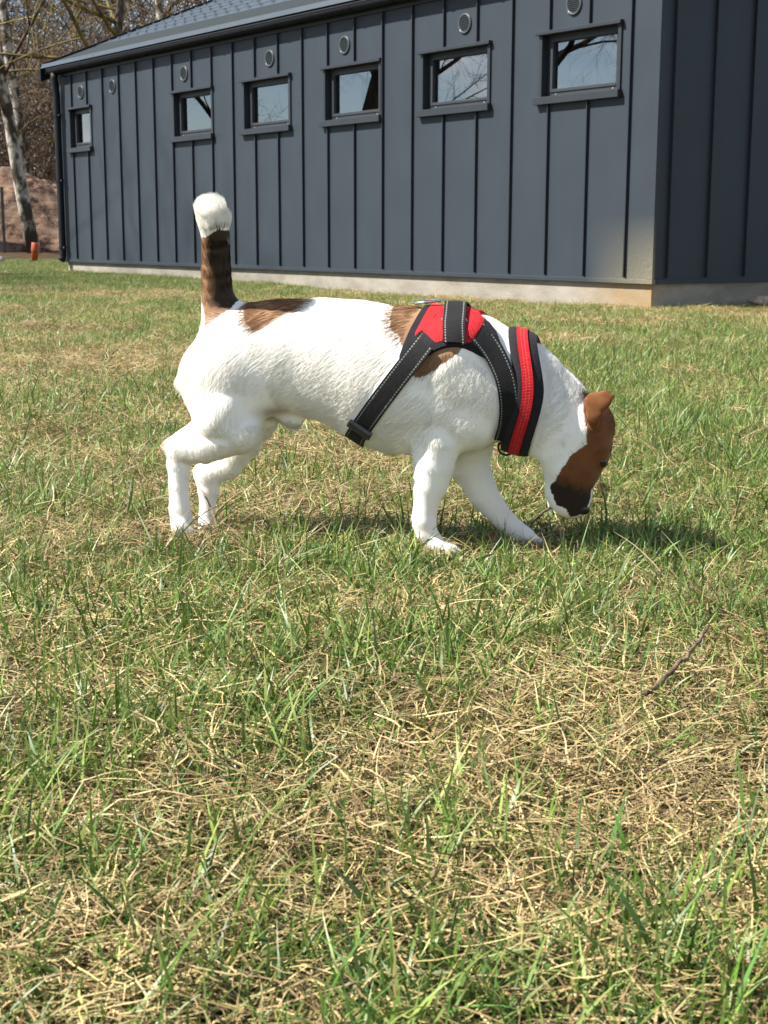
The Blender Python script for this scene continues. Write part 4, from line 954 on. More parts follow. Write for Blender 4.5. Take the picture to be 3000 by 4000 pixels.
def solid_grid(name, outer, inner, closed, m, parent, ulen=None, smooth=True):
    """outer/inner: arrays (n, k, 3); makes a strap with thickness; uv = metres along, 0..1 across"""
    n, k = outer.shape[:2]; V = np.concatenate([outer.reshape(-1, 3), inner.reshape(-1, 3)]); N = n * k
    F = []; mcount = n if closed else n - 1
    for i in range(mcount):
        a, b = i, (i + 1) % n
        for j in range(k - 1):
            F.append((a*k+j, b*k+j, b*k+j+1, a*k+j+1)); F.append((N+a*k+j, N+a*k+j+1, N+b*k+j+1, N+b*k+j))
        F.append((a*k, N+a*k, N+b*k, b*k)); F.append((a*k+k-1, b*k+k-1, N+b*k+k-1, N+a*k+k-1))
    if not closed:
        for j in range(k - 1):
            F.append((j, j+1, N+j+1, N+j)); F.append(((n-1)*k+j, N+(n-1)*k+j, N+(n-1)*k+j+1, (n-1)*k+j+1))
    me = bpy.data.meshes.new(name); me.from_pydata(V.tolist(), [], F)
    seg = np.linalg.norm(np.diff(outer[:, k // 2], axis=0), axis=1); u = np.concatenate([[0], np.cumsum(seg)])
    uvl = me.uv_layers.new(name='UVMap'); vi = np.zeros(len(me.loops), np.int32); me.loops.foreach_get('vertex_index', vi)
    w = vi % N; uv = np.stack([u[w // k], (w % k) / (k - 1)], 1).astype(np.float32); uvl.data.foreach_set('uv', uv.ravel())
    bm = bmesh.new(); bm.from_mesh(me); bmesh.ops.recalc_face_normals(bm, faces=bm.faces); bm.to_mesh(me); bm.free()
    o = put(name, me, m, parent, smooth=smooth)
    es = o.modifiers.new('edges', 'EDGE_SPLIT'); es.split_angle = math.radians(50)
    return o

def band(name, top, bot, width, lift, thick, m, parent=None, bulge=0.0, nth=96, k=7, th0=0, th1=2 * math.pi, puff=0.0, off=0.0):
    """loop round the body in the plane through top and bot; bulge pushes the flanks along the plane's normal"""
    top, bot = np.array([top[0], 0, top[1]]), np.array([bot[0], 0, bot[1]])
    c = (top + bot) / 2; up = (top - bot) / np.linalg.norm(top - bot); nrm = np.cross(np.array([0, 1.0, 0]), up)
    closed = abs(th1 - th0 - 2 * math.pi) < 1e-6
    ths = np.linspace(th0, th1, nth, endpoint=not closed)
    rad = np.zeros((len(ths), k)); O3 = np.zeros((len(ths), k, 3)); D3 = np.zeros((len(ths), k, 3))
    for i, th in enumerate(ths):
        d = math.cos(th) * up + math.sin(th) * np.array([0, -1.0, 0])
        for j in range(k):
            v = (j / (k - 1) - 0.5) * width
            o = c + nrm * (v + off + bulge * math.sin(th) ** 2)
            hit = BODY.ray_cast(Vector(o + d * 0.35), Vector(-d))
            r = (Vector(o) - hit[0]).length if hit[0] is not None else 0.08
            if hit[0] is not None and r > 0.2: r = 0.1
            rad[i, j] = r; O3[i, j] = o; D3[i, j] = d
    # straps bridge hollows: smooth along and across
    for it in range(10):
        if closed: sm = (np.roll(rad, 1, 0) + np.roll(rad, -1, 0)) / 2
        else: sm = np.pad(rad, ((1, 1), (0, 0)), mode='edge'); sm = (sm[2:] + sm[:-2]) / 2
        rad = np.maximum(rad * 0.4 + sm * 0.6, rad * 0.97)
    rad = rad * 0.5 + rad.mean(1, keepdims=True) * 0.5 * 1.0
    w = (np.arange(k) / (k - 1) - 0.5) * 2
    pf = puff * (1 - w ** 4)
    outer = O3 + D3 * (rad + lift + thick + pf[None, :])[..., None]
    inner = O3 + D3 * (rad + lift - 0.004)[..., None]
    if closed:
        pass
    return solid_grid(name, outer, inner, closed, m, parent or har), (O3, D3, rad)

# neck band: black mesh tube with a red tape on it
nb, _ = band('neck_band', HAR['neck_top'], HAR['neck_bot'], 0.043, 0.004, 0.004, m_mesh, bulge=0.020, k=9, puff=0.004)
band('red_tape', HAR['neck_top'], HAR['neck_bot'], 0.0165, 0.0128, 0.0015, m_red, nb, bulge=0.020, k=5, off=-0.001)
# girth strap
gs, (gO, gD, gR) = band('girth_strap', HAR['girth_top'], HAR['girth_bot'], 0.031, 0.0028, 0.002, m_strap, k=5)
# straps from the pad down to the neck band, both sides
def surf_strap(name, path, width, lift, thick, m, side, n=40, k=5, parent=None):
    path = np.array(path); cs = np.concatenate([[0], np.cumsum(np.linalg.norm(np.diff(path, axis=0), axis=1))])
    u = np.linspace(0, cs[-1], n); px = np.interp(u, cs, path[:, 0]); pz = np.interp(u, cs, path[:, 1])
    ker = np.hanning(9); ker /= ker.sum()
    px = np.convolve(np.pad(px, 4, mode='reflect', reflect_type='odd'), ker, 'valid'); pz = np.convolve(np.pad(pz, 4, mode='reflect', reflect_type='odd'), ker, 'valid')
    tx, tz = np.gradient(px), np.gradient(pz); l = np.hypot(tx, tz); nx_, nz_ = -tz / l, tx / l
    outer = np.zeros((n, k, 3)); inner = outer.copy(); H_ = np.zeros((n, k)); 
    for i in range(n):
        for j in range(k):
            v = (j / (k - 1) - 0.5) * width
            o = Vector((px[i] + nx_[i] * v, side * 0.3, pz[i] + nz_[i] * v))
            hit = BODY.ray_cast(o, Vector((0, -side, 0)))
            H_[i, j] = hit[0].y if hit[0] is not None else np.nan
            outer[i, j] = (o.x, 0, o.z)
    for j in range(k):
        ok = ~np.isnan(H_[:, j])
        H_[:, j] = np.interp(np.arange(n), np.arange(n)[ok], H_[ok, j])
    for it in range(6):
        p = np.pad(H_, ((1, 1), (0, 0)), mode='edge'); sm = (p[2:] + p[:-2]) / 2
        H_ = np.where(side * sm > side * H_, sm, 0.7 * H_ + 0.3 * sm)
    inner[:] = outer
    lf = np.linspace(lift[0], lift[1], n)[:, None] if isinstance(lift, tuple) else lift
    outer[..., 1] = H_ + side * (lf + thick); inner[..., 1] = H_ + side * (lf - 0.004)
    return solid_grid(name, outer, inner, False, m, parent or har)
for side in (-1, 1):
    surf_strap('chest_strap', HAR['front'], 0.0285, 0.0075, 0.002, m_strap, side)
    surf_strap('strap_end', HAR['rear'], 0.0308, (0.0095, 0.0024), 0.002, m_strap, side, n=32)
# saddle pad over the back: columns in s, each wrapped round the body axis
def saddle(name, cols, lift, thick, m, parent, ncol=44, nrow=31, zc=0.235):
    c = np.array([[a, b, np.nan if u is None else u] for a, b, u in cols])
    xs = np.linspace(c[0, 0], c[-1, 0], ncol)
    low = np.interp(xs, c[:, 0], c[:, 1])
    def ray_phi(s, phi):
        d = Vector((0, -math.sin(phi), math.cos(phi))); o = Vector((s, 0, zc))
        h = BODY.ray_cast(o + d * 0.4, -d); return (o - h[0]).length if h[0] is not None else 0.1, o, d
    tab = np.linspace(0, 1.9, 60)
    phi_lo = np.zeros(ncol); phi_up = np.zeros(ncol)
    for i, s in enumerate(xs):
        zz = [];
        for ph in tab:
            r_, o, d = ray_phi(s, ph); zz.append(zc + r_ * math.cos(ph))
        zz = np.minimum.accumulate(np.array(zz)); phi_lo[i] = np.interp(-low[i], -zz, tab)
        j = np.searchsorted(c[:, 0], s); j = min(max(j, 1), len(c) - 1)
        ua, ub = c[j - 1, 2], c[j, 2]
        f = (s - c[j - 1, 0]) / (c[j, 0] - c[j - 1, 0])
        zt = zz[0]
        ua = zt if np.isnan(ua) else ua; ub = zt if np.isnan(ub) else ub
        phi_up[i] = np.interp(-(ua + (ub - ua) * f), -zz, tab) if (ua + (ub - ua) * f) < zt - 1e-4 else 0.0
    for side in ((1, -1)):
        outer = np.zeros((ncol, nrow, 3)); inner = outer.copy()
        for i, s in enumerate(xs):
            for j in range(nrow):
                ph = phi_up[i] + (phi_lo[i] - phi_up[i]) * j / (nrow - 1)
                r_, o, d = ray_phi(s, side * ph)
                e = min(i, ncol - 1 - i) / 3.0; e2 = (nrow - 1 - j) / 3.0
                rim = 0.0012 * max(0, 1 - min(e, e2))
                outer[i, j] = np.array(o + d * (r_ + lift + thick - rim)); inner[i, j] = np.array(o + d * (r_ + lift - 0.004))
        solid_grid(name, outer, inner, False, m, parent)
saddle('saddle_pad', HAR['pad'], 0.0035, 0.0035, m_pad, har)
saddle('red_panel', HAR['red'], 0.0072, 0.0013, m_redp, har)
# handle strap across the back
def over_strap(name, path, width, lift, m, arch=0.0, n=60, k=5, zc=0.235, thick=0.0025):
    path = np.array(path)      # near-side (s,z) points from the top of the back downwards
    pts = []
    for s, z in path:
        best = None
        for ph in np.linspace(0, 1.6, 80):
            d = Vector((0, -math.sin(ph), math.cos(ph))); o = Vector((s, 0, zc)); h = BODY.ray_cast(o + d * 0.4, -d)
            r_ = (o - h[0]).length; e = abs(zc + r_ * math.cos(ph) - z)
            if best is None or e < best[0]: best = (e, s, ph)
        pts.append((best[1], best[2]))
    pts = np.array(pts); phm = pts[-1, 1]
    phs = np.linspace(-phm, phm, n); outer = np.zeros((n, k, 3)); inner = outer.copy()
    for i, ph in enumerate(phs):
        s = np.interp(abs(ph), pts[:, 1], pts[:, 0])
        for j in range(k):
            v = (j / (k - 1) - 0.5) * width
            d = Vector((0, -math.sin(ph), math.cos(ph))); o = Vector((s + v, 0, zc)); h = BODY.ray_cast(o + d * 0.4, -d); r_ = (o - h[0]).length
            a = arch * max(0, 1 - (ph / (phm * 0.72)) ** 2) if arch else 0
            outer[i, j] = np.array(o + d * (r_ + lift + a + thick)); inner[i, j] = np.array(o + d * (r_ + lift + a))
    return solid_grid(name, outer, inner, False, m, har)
over_strap('handle', HAR['handle'], 0.0335, 0.0095, m_strap, arch=0.003)
over_strap('strap_base', HAR['handle'], 0.030, 0.0085, m_strap, arch=0.0, thick=0.0015)
def torus(name, c, R, r, rot, m, flat=1.0):
    q = MB(); th = np.linspace(0, 2 * math.pi, 29)
    q.tube([(R * math.cos(a), R * flat * math.sin(a), 0) for a in th], r, 8, cap=False)
    o = put(name, q.mesh(name), m, har, smooth=True, loc=c); o.rotation_euler = rot; return o
_d = HAR['dring']
h = BODY.ray_cast(Vector((_d[0], 0, 0.6)), Vector((0, 0, -1)))
torus('lead_ring', (_d[0] + 0.004, 0, h[0].z + 0.0095), 0.020, 0.0024, (0, -0.12, 0), m_ringm)
for s_ in (-1, 1):
    hp = BODY.ray_cast(Vector((HAR['handle'][2][0], s_ * 0.3, HAR['handle'][2][1] - 0.002)), Vector((0, -s_, 0)))
    torus('square_ring', Vector(hp[0]) + Vector((0, s_ * 0.012, 0.0)), 0.020, 0.0020, (math.radians(60) * -s_, 0, 0), m_ringm, 0.4)
_l = HAR['lead']
h = BODY.ray_cast(Vector((_l[0], 0, -0.1)), Vector((0, 0, 1)))
torus('chest_ring', (_l[0] - 0.004, 0.0, (h[0].z if h[0] is not None else _l[2]) - 0.008), 0.0115, 0.0018, (1.2, 0, 0.3), m_plast)
# slider on the girth strap near the belly, both sides
for sgn in (-1, 1):
    th = math.pi - sgn * -0.0 - sgn * 0.62 if sgn > 0 else math.pi + 0.62
    i = int(round(th / (2 * math.pi) * len(gR))) % len(gR)
    c0 = gO[i, 0] + gD[i, 0] * (gR[i, 0] + 0.0065); c1 = gO[i, -1] + gD[i, -1] * (gR[i, -1] + 0.0065)
    w = (c1 - c0) / np.linalg.norm(c1 - c0); nrm = gD[i, 2]; along = np.cross(nrm, w)
    q = MB(); mid = (c0 + c1) / 2; hw, hl = 0.0205, 0.0105
    def bar(a0, a1, b0, b1):
        v = [mid + w * a + along * b + nrm * n_ for n_ in (-0.003, 0.0035) for a, b in ((a0, b0), (a1, b0), (a1, b1), (a0, b1))]
        q.add(v, [(0, 3, 2, 1), (4, 5, 6, 7), (0, 1, 5, 4), (1, 2, 6, 5), (2, 3, 7, 6), (3, 0, 4, 7)])
    bar(-hw, hw, -hl, -hl + 0.0055); bar(-hw, hw, hl - 0.0055, hl); bar(-hw, -hw + 0.005, -hl + 0.0056, hl - 0.0056); bar(hw - 0.005, hw, -hl + 0.0056, hl - 0.0056); bar(-hw + 0.0051, hw - 0.0051, -0.0022, 0.0022)
    put('slider_buckle', q.mesh('slider_buckle'), m_plast, har, bevel=0.0012)

# ---------------------------------------------------------------- fur
bpy.context.view_layer.update()
hv, hf, off_ = [], [], 0
def all_children(o):
    for c in o.children:
        yield c; yield from all_children(c)
for c in all_children(har):
    if c.type != 'MESH': continue
    M = c.matrix_local if c.parent == har else c.parent.matrix_local @ c.matrix_local
    co = [M @ v.co for v in c.data.vertices]; hv += co
    hf += [[i + off_ for i in p.vertices] for p in c.data.polygons]; off_ += len(co)
HBVH = BVHTree.FromPolygons(hv, hf)

NH = 210000
r = np.random.default_rng(17)
va = P_[quads_]
area = 0.5 * (np.linalg.norm(np.cross(va[:, 1] - va[:, 0], va[:, 2] - va[:, 0]), axis=1) + np.linalg.norm(np.cross(va[:, 2] - va[:, 0], va[:, 3] - va[:, 0]), axis=1))
cen = va.mean(1)
wt = area * np.where(cen[:, 1] < 0.035, 1.0, 0.35)
fi = r.choice(len(quads_), NH, p=wt / wt.sum())
uu, vv = r.random(NH), r.random(NH)
A = va[fi]
roots = (A[:, 0] * ((1 - uu) * (1 - vv))[:, None] + A[:, 1] * (uu * (1 - vv))[:, None] + A[:, 2] * (uu * vv)[:, None] + A[:, 3] * ((1 - uu) * vv)[:, None])
nrm = _nv[quads_[fi]].mean(1).astype(float); nrm /= np.linalg.norm(nrm, axis=1)[:, None] + 1e-9
s_, t_, z_ = roots.T
gd = {'torso': torso_d(s_, t_, z_)}
for gname in LIMBS: gd[gname] = group_d(gname, s_, t_, z_)
flow = {'torso': (-0.8, 0, -0.55), 'neck': (-0.75, 0, -0.8), 'head': (-0.15, 0, 1.0), 'tail': (-0.15, 0, 1.0), 'hind_near': (-0.15, 0, -1), 'hind_far': (-0.15, 0, -1),
        'fore_near': (-0.25, 0, -1), 'fore_far': (0.25, 0, -1), 'sheath': (0.4, 0, -1), 'ear_near': (0.6, 0, 0.5), 'ear_far': (0.6, 0, 0.5)}
leng = {'torso': 0.0165, 'neck': 0.0165, 'head': 0.0055, 'tail': 0.0125, 'hind_near': 0.0115, 'hind_far': 0.0105, 'fore_near': 0.0075, 'fore_far': 0.0075, 'sheath': 0.016, 'ear_near': 0.0035, 'ear_far': 0.0035}
F = np.zeros((NH, 3)); Lh = np.zeros(NH); Wt = np.zeros(NH)
for k_, d_ in gd.items():
    w_ = np.exp(-np.clip(d_, -0.05, 0.2) / 0.010); F += w_[:, None] * np.array(flow[k_]); Lh += w_ * leng[k_]; Wt += w_
F /= Wt[:, None]; Lh /= Wt
# whorls and clumps
F += 0.13 * np.stack([smooth_noise(s_ * 22 + t_ * 17, z_ * 22, 71, 2), 0.6 * smooth_noise(s_ * 22, z_ * 22 + t_ * 30, 72, 2), smooth_noise(s_ * 22 + 5, z_ * 22 - t_ * 14, 73, 2)], 1)
F += r.normal(0, 0.06, (NH, 3))
F += (np.clip((z_ - 0.485) / 0.03, 0, 1) * (s_ < -0.3))[:, None] * np.array([-0.75, 0, 0.1])
F -= nrm * np.sum(F * nrm, 1)[:, None]; F /= np.linalg.norm(F, axis=1)[:, None] + 1e-9
legz = np.clip((z_ - 0.02) / 0.13, 0, 1); Lh *= 0.5 + 0.5 * legz
tip = np.clip((z_ - 0.485) / 0.03, 0, 1) * (s_ < -0.3); Lh *= 1 + 0.12 * tip
rump = np.clip((-0.40 - s_) / 0.03, 0, 1) * np.clip((z_ - 0.14) / 0.03, 0, 1) * (z_ < 0.32); Lh *= 1 + 0.7 * rump
Lh *= r.uniform(0.65, 1.25, NH)
lift = 0.045 + 0.45 * tip + 0.12 * rump + 0.03 * np.abs(smooth_noise(s_ * 45, z_ * 45 + t_ * 30, 75, 2)) + r.normal(0, 0.03, NH)
keep = np.ones(NH, bool)
for i in range(NH):
    if s_[i] < -0.22 or z_[i] < 0.09: continue
    h = HBVH.find_nearest(Vector(roots[i]), 0.0042)
    if h[0] is not None: keep[i] = False; continue
    e = roots[i] + F[i] * Lh[i]
    if HBVH.find_nearest(Vector(e), 0.0035)[0] is not None: Lh[i] *= 0.45
u4 = np.array([0, 0.34, 0.68, 1.0])
fc = coat(roots, 0.0016)
brn = fc[:, 2] < 0.3
fc = fc * np.where(brn, np.exp(r.normal(-0.04, 0.36, NH)), 1 + r.normal(0, 0.04, NH))[:, None]
roots, F, Lh, lift, nrm, fc = [a[keep] for a in (roots, F, Lh, lift, nrm, fc)]
nh = len(roots)
arc = roots[:, None, :] + (F[:, None, :] * (u4[None, :, None] * Lh[:, None, None])) + nrm[:, None, :] * ((u4 - 0.62 * u4 ** 2)[None, :, None] * (Lh * lift * 1.6)[:, None, None]) - nrm[:, None, :] * 0.0004
# ribbons are built as fine real hair curves
hc = bpy.data.hair_curves.new('fur')
hc.add_curves([4] * nh)
hc.attributes['position'].data.foreach_set('vector', arc.astype(np.float32).ravel())
ra = hc.attributes.new('radius', 'FLOAT', 'POINT') if 'radius' not in hc.attributes else hc.attributes['radius']
ra.data.foreach_set('value', np.tile(np.array([0.00013, 0.00012, 0.00009, 0.00003], np.float32), nh))
ca = hc.attributes.new('coat', 'FLOAT_COLOR', 'CURVE')
ca.data.foreach_set('color', np.concatenate([np.clip(fc, 0.004, 0.87), np.ones((nh, 1))], 1).astype(np.float32).ravel())
m_fur = mat('fur', rough=0.6, spec=0.12)
_a = nd(m_fur, 'ShaderNodeAttribute'); _a.attribute_name = 'coat'
lk(m_fur, _a.outputs['Color'], m_fur.node_tree.nodes['Principled BSDF'].inputs['Base Color'])
_tr = nd(m_fur, 'ShaderNodeBsdfTranslucent'); lk(m_fur, _a.outputs['Color'], _tr.inputs['Color'])
_mx = nd(m_fur, 'ShaderNodeMixShader'); _mx.inputs[0].default_value = 0.42
lk(m_fur, m_fur.node_tree.nodes['Principled BSDF'].outputs[0], _mx.inputs[1]); lk(m_fur, _tr.outputs[0], _mx.inputs[2])
lk(m_fur, _mx.outputs[0], m_fur.node_tree.nodes['Material Output'].inputs['Surface'])
hc.materials.append(m_fur)
fur = bpy.data.objects.new('fur', hc); COL.objects.link(fur); fur.parent = dog
fur['label'] = 'short dense white coat with brown patches'

# ================================================================ grass
def blade_mat(name, transl, rough=0.55, vary=0.25):
    m = bpy.data.materials.new(name); m.use_nodes = True; t = m.node_tree; t.nodes.clear()
    out = t.nodes.new('ShaderNodeOutputMaterial')
    at = t.nodes.new('ShaderNodeAttribute'); at.attribute_name = 'blade'
    oi = t.nodes.new('ShaderNodeObjectInfo')
    mr = t.nodes.new('ShaderNodeMapRange'); mr.inputs['To Min'].default_value = 1 - vary; mr.inputs['To Max'].default_value = 1 + vary
    t.links.new(oi.outputs['Random'], mr.inputs['Value'])
    mul = t.nodes.new('ShaderNodeMix'); mul.data_type = 'RGBA'; mul.blend_type = 'MULTIPLY'; mul.inputs['Factor'].default_value = 1
    t.links.new(at.outputs['Color'], mul.inputs['A']); t.links.new(mr.outputs['Result'], mul.inputs['B'])
    pb = t.nodes.new('ShaderNodeBsdfPrincipled'); pb.inputs['Roughness'].default_value = rough; pb.inputs['Specular IOR Level'].default_value = 0.35
    t.links.new(mul.outputs['Result'], pb.inputs['Base Color'])
    tr = t.nodes.new('ShaderNodeBsdfTranslucent'); t.links.new(mul.outputs['Result'], tr.inputs['Color'])
    mx = t.nodes.new('ShaderNodeMixShader'); mx.inputs[0].default_value = transl
    t.links.new(pb.outputs[0], mx.inputs[1]); t.links.new(tr.outputs[0], mx.inputs[2]); t.links.new(mx.outputs[0], out.inputs['Surface'])
    return m
m_green = blade_mat('living_blades', 0.27, 0.42, 0.32); m_straw = blade_mat('dead_blades', 0.10, 0.6, 0.30)

GREENS = np.array([0.80, 0.80, 0.58]) * np.array([(0.105, 0.20, 0.035), (0.145, 0.26, 0.05), (0.075, 0.16, 0.03), (0.19, 0.28, 0.075), (0.10, 0.21, 0.07), (0.23, 0.29, 0.09)])
STRAWS = np.array([0.76, 0.715, 0.60]) * np.array([(0.52, 0.41, 0.215), (0.43, 0.325, 0.165), (0.60, 0.50, 0.29), (0.34, 0.25, 0.13), (0.26, 0.18, 0.095), (0.19, 0.13, 0.07), (0.30, 0.26, 0.11), (0.50, 0.43, 0.24), (0.40, 0.36, 0.16), (0.55, 0.43, 0.26)])

def blades(r, n, spread, L, Wd, elev, curve, pal, z0=(0, 0), seg=5, kink=0.0, two=0.0, tipfade=True, basefade=True, wander=0.0):
    """returns verts, quads, colours for n blades"""
    V, Q, C = [], [], []
    u = np.linspace(0, 1, seg + 1)
    for b in range(n):
        a = r.uniform(0, 2 * math.pi); rad = spread * math.sqrt(r.random()); p = np.array([rad * math.cos(a), rad * math.sin(a), r.uniform(*z0)])
        h = r.uniform(0, 2 * math.pi); e = r.uniform(*elev); l = r.uniform(*L); w = r.uniform(*Wd)
        cv = r.uniform(*curve); tw = r.normal(0, 0.5); side0 = r.normal(0, 0.35)
        pts = [p]; ee = e; hh = h; kk = r.integers(1, seg) if r.random() < kink else -1
        dirs = []
        for i in range(seg):
            ee -= cv / seg; hh += r.normal(0, wander)
            if i == kk: ee -= r.uniform(0.6, 1.4); hh += r.normal(0, 0.6)
            d = np.array([math.cos(ee) * math.cos(hh), math.cos(ee) * math.sin(hh), math.sin(ee)]); dirs.append(d)
            q = pts[-1] + d * l / seg
            if q[2] < 0.0015: q[2] = 0.0015 + r.random() * 0.004; ee = max(ee, 0.0)
            pts.append(q)
        dirs.append(dirs[-1]); pts = np.array(pts); dirs = np.array(dirs)
        sd = np.cross(dirs, np.array([0, 0, 1.0])); ln = np.linalg.norm(sd, axis=1); sd[ln < 1e-3] = (1, 0, 0); sd /= np.linalg.norm(sd, axis=1)[:, None]
        nn = np.cross(sd, dirs); ang = side0 + tw * u
        sd = sd * np.cos(ang)[:, None] + nn * np.sin(ang)[:, None]
        wp = w * np.where(u < 0.15, 0.7 + 2 * u, 1.0) * np.clip((1 - u) / 0.55, 0.06, 1) ** 0.8 / 2
        base = sum(len(v) for v in V)
        V.append(np.stack([pts - sd * wp[:, None], pts + sd * wp[:, None]], 1).reshape(-1, 3))
        Q += [(base + 2*i, base + 2*i + 1, base + 2*i + 3, base + 2*i + 2) for i in range(seg)]
        c = pal[r.integers(len(pal))] * r.uniform(0.75, 1.2)
        cc = np.repeat(np.tile(c, (seg + 1, 1)), 1, axis=0)
        if tipfade and r.random() < 0.5: cc = cc * (1 - 0.45 * u[:, None] ** 3) + np.array([0.33, 0.26, 0.12]) * 0.45 * u[:, None] ** 3
        if basefade: bf = np.clip(1 - u * 4, 0, 1)[:, None] * 0.5; cc = cc * (1 - bf) + np.array([0.25, 0.25, 0.12]) * bf
        C.append(np.repeat(cc, 2, axis=0))
    return np.concatenate(V), np.array(Q), np.concatenate(C)

def clump(name, parts_, m):
    V, Q, C, n = [], [], [], 0
    for v, q, c in parts_:
        V.append(v); Q.append(q + n); C.append(c); n += len(v)
    me = fast_mesh(name, np.concatenate(V), np.concatenate(Q))
    a = me.color_attributes.new('blade', 'FLOAT_COLOR', 'POINT'); col = np.concatenate(C)
    a.data.foreach_set('color', np.concatenate([col, np.ones((len(col), 1))], 1).astype(np.float32).ravel())
    me.materials.append(m)
    me.polygons.foreach_set('use_smooth', [True] * len(me.polygons))
    o = bpy.data.objects.new(name, me); return o

def coll(name, objs):
    c = bpy.data.collections.new(name)
    for o in objs: c.objects.link(o)
    return c
r = np.random.default_rng(5)
d2 = math.radians
straw_c = coll('dead_grass_mats', [clump('dead_grass_mat_%02d' % i, [
    blades(r, 760, 0.165, (0.025, 0.075), (0.0008, 0.0018), (d2(-4), d2(26)), (-0.2, 0.6), STRAWS, (0.001, 0.026), 5, 0.35, basefade=False, tipfade=False, wander=0.30),
    blades(r, 170, 0.165, (0.02, 0.05), (0.0010, 0.0021), (d2(20), d2(70)), (0.2, 1.4), STRAWS, (0, 0.006), 4, 0.3, basefade=False, tipfade=False, wander=0.12),
    blades(r, 24, 0.165, (0.06, 0.11), (0.0014, 0.0026), (d2(2), d2(26)), (0.0, 0.6), STRAWS, (0.004, 0.02), 6, 0.45, basefade=False, tipfade=False, wander=0.1)], m_straw) for i in range(8)])
green_c = coll('green_grass_clumps', [clump('green_grass_clump_%02d' % i, [
    blades(r, 11, 0.030, (0.030, 0.072), (0.0013, 0.0028), (d2(42), d2(88)), (0.0, 1.0), GREENS, (0, 0.002), 5, 0.06, wander=0.06),
    blades(r, 6, 0.032, (0.02, 0.045), (0.0012, 0.0024), (d2(10), d2(55)), (0.0, 0.8), GREENS, (0, 0.004), 4, 0.1, wander=0.1)], m_green) for i in range(10)])
long_c = coll('long_grass_clumps', [clump('long_grass_clump_%02d' % i, [
    blades(r, 3 if i % 2 else 2, 0.02, (0.06, 0.115), (0.0020, 0.0046), (d2(40), d2(88)), (0.0, 0.8), GREENS[[0, 2, 4, 2]], (0, 0.002), 7, 0.1, wander=0.04)], m_green) for i in range(8)])
stalk_c = coll('dead_stalk_clumps', [clump('dead_stalk_clump_%02d' % i, [
    blades(r, 2, 0.02, (0.10, 0.2), (0.0014, 0.003), (d2(4), d2(45)), (0.2, 1.1), STRAWS[[0, 2, 5, 7]], (0.004, 0.02), 8, 0.6, basefade=False, tipfade=False, wander=0.08)], m_straw) for i in range(8)])
turf_c = coll('short_turf_clumps', [clump('short_turf_clump_%02d' % i, [
    blades(r, 34, 0.06, (0.022, 0.05), (0.0016, 0.003), (d2(35), d2(88)), (0.0, 1.0), GREENS[[1, 3, 0, 5, 4]], (0, 0.004), 4, 0.05, wander=0.05)], m_green) for i in range(8)])

tuss_c = coll('dead_tussocks', [clump('dead_tussock_%02d' % i, [
    blades(r, 110, 0.035, (0.06, 0.14), (0.0009, 0.0019), (d2(15), d2(65)), (0.5, 1.5), STRAWS[[0, 1, 3, 4, 7]] * 0.9, (0, 0.01), 7, 0.12, basefade=False, tipfade=False, wander=0.07),
    blades(r, 26, 0.03, (0.06, 0.13), (0.0012, 0.0024), (d2(25), d2(75)), (0.4, 1.2), GREENS[[2, 0, 4]], (0, 0.006), 7, 0.05, wander=0.05)], m_straw) for i in range(5)])

broad_c = coll('broad_blades', [clump('broad_blade_%02d' % i, [
    blades(r, 1, 0.002, (0.06, 0.095), (0.0055, 0.0085), (d2(50), d2(80)), (0.1, 0.7), GREENS[[0, 2, 4]] * 0.9, (0, 0.002), 9, 0.0, wander=0.03),
    blades(r, 2, 0.006, (0.03, 0.06), (0.003, 0.005), (d2(30), d2(80)), (0.1, 0.9), GREENS[[0, 2, 4]], (0, 0.002), 7, 0.0, wander=0.03)], m_green) for i in range(6)])
def outside_house(x, y, margin=0.03):
    t = (x - BC[0]) * BD[0] + (y - BC[1]) * BD[1]; s = (x - BC[0]) * BE[0] + (y - BC[1]) * BE[1]
    return ~((t > -margin) & (t < FAR + margin) & (s > -margin))

PAWS = np.array([LIMBS['hind_near'][-1][4:6], LIMBS['hind_far'][-1][4:6], LIMBS['fore_near'][-2][4:6], LIMBS['fore_far'][-1][4:6]])
_ca, _sa = math.cos(DOG_YAW), math.sin(DOG_YAW)
PAWW = np.stack([DOG_LOC[0] + PAWS[:, 0] * _ca - PAWS[:, 1] * _sa, DOG_LOC[1] + PAWS[:, 0] * _sa + PAWS[:, 1] * _ca], 1)

def candidates(n_m2, y0, y1, fall=None, margin=0.8, seed=0):
    """points over the ground the picture can see, with room to the sides"""
    r = np.random.default_rng(seed); X, Y = [], []
    ys = np.concatenate([np.arange(y0, y1, 0.25), [y1]])
    for a, b in zip(ys, ys[1:]):
        hw = 0.285 * (a + b) / 2 + margin; dens = n_m2 * (fall((a + b) / 2) if fall else 1)
        n = r.poisson(dens * 2 * hw * (b - a)); X.append(r.uniform(-hw, hw, n)); Y.append(r.uniform(a, b, n))
    X, Y = np.concatenate(X), np.concatenate(Y); k = outside_house(X, Y); return X[k], Y[k], r

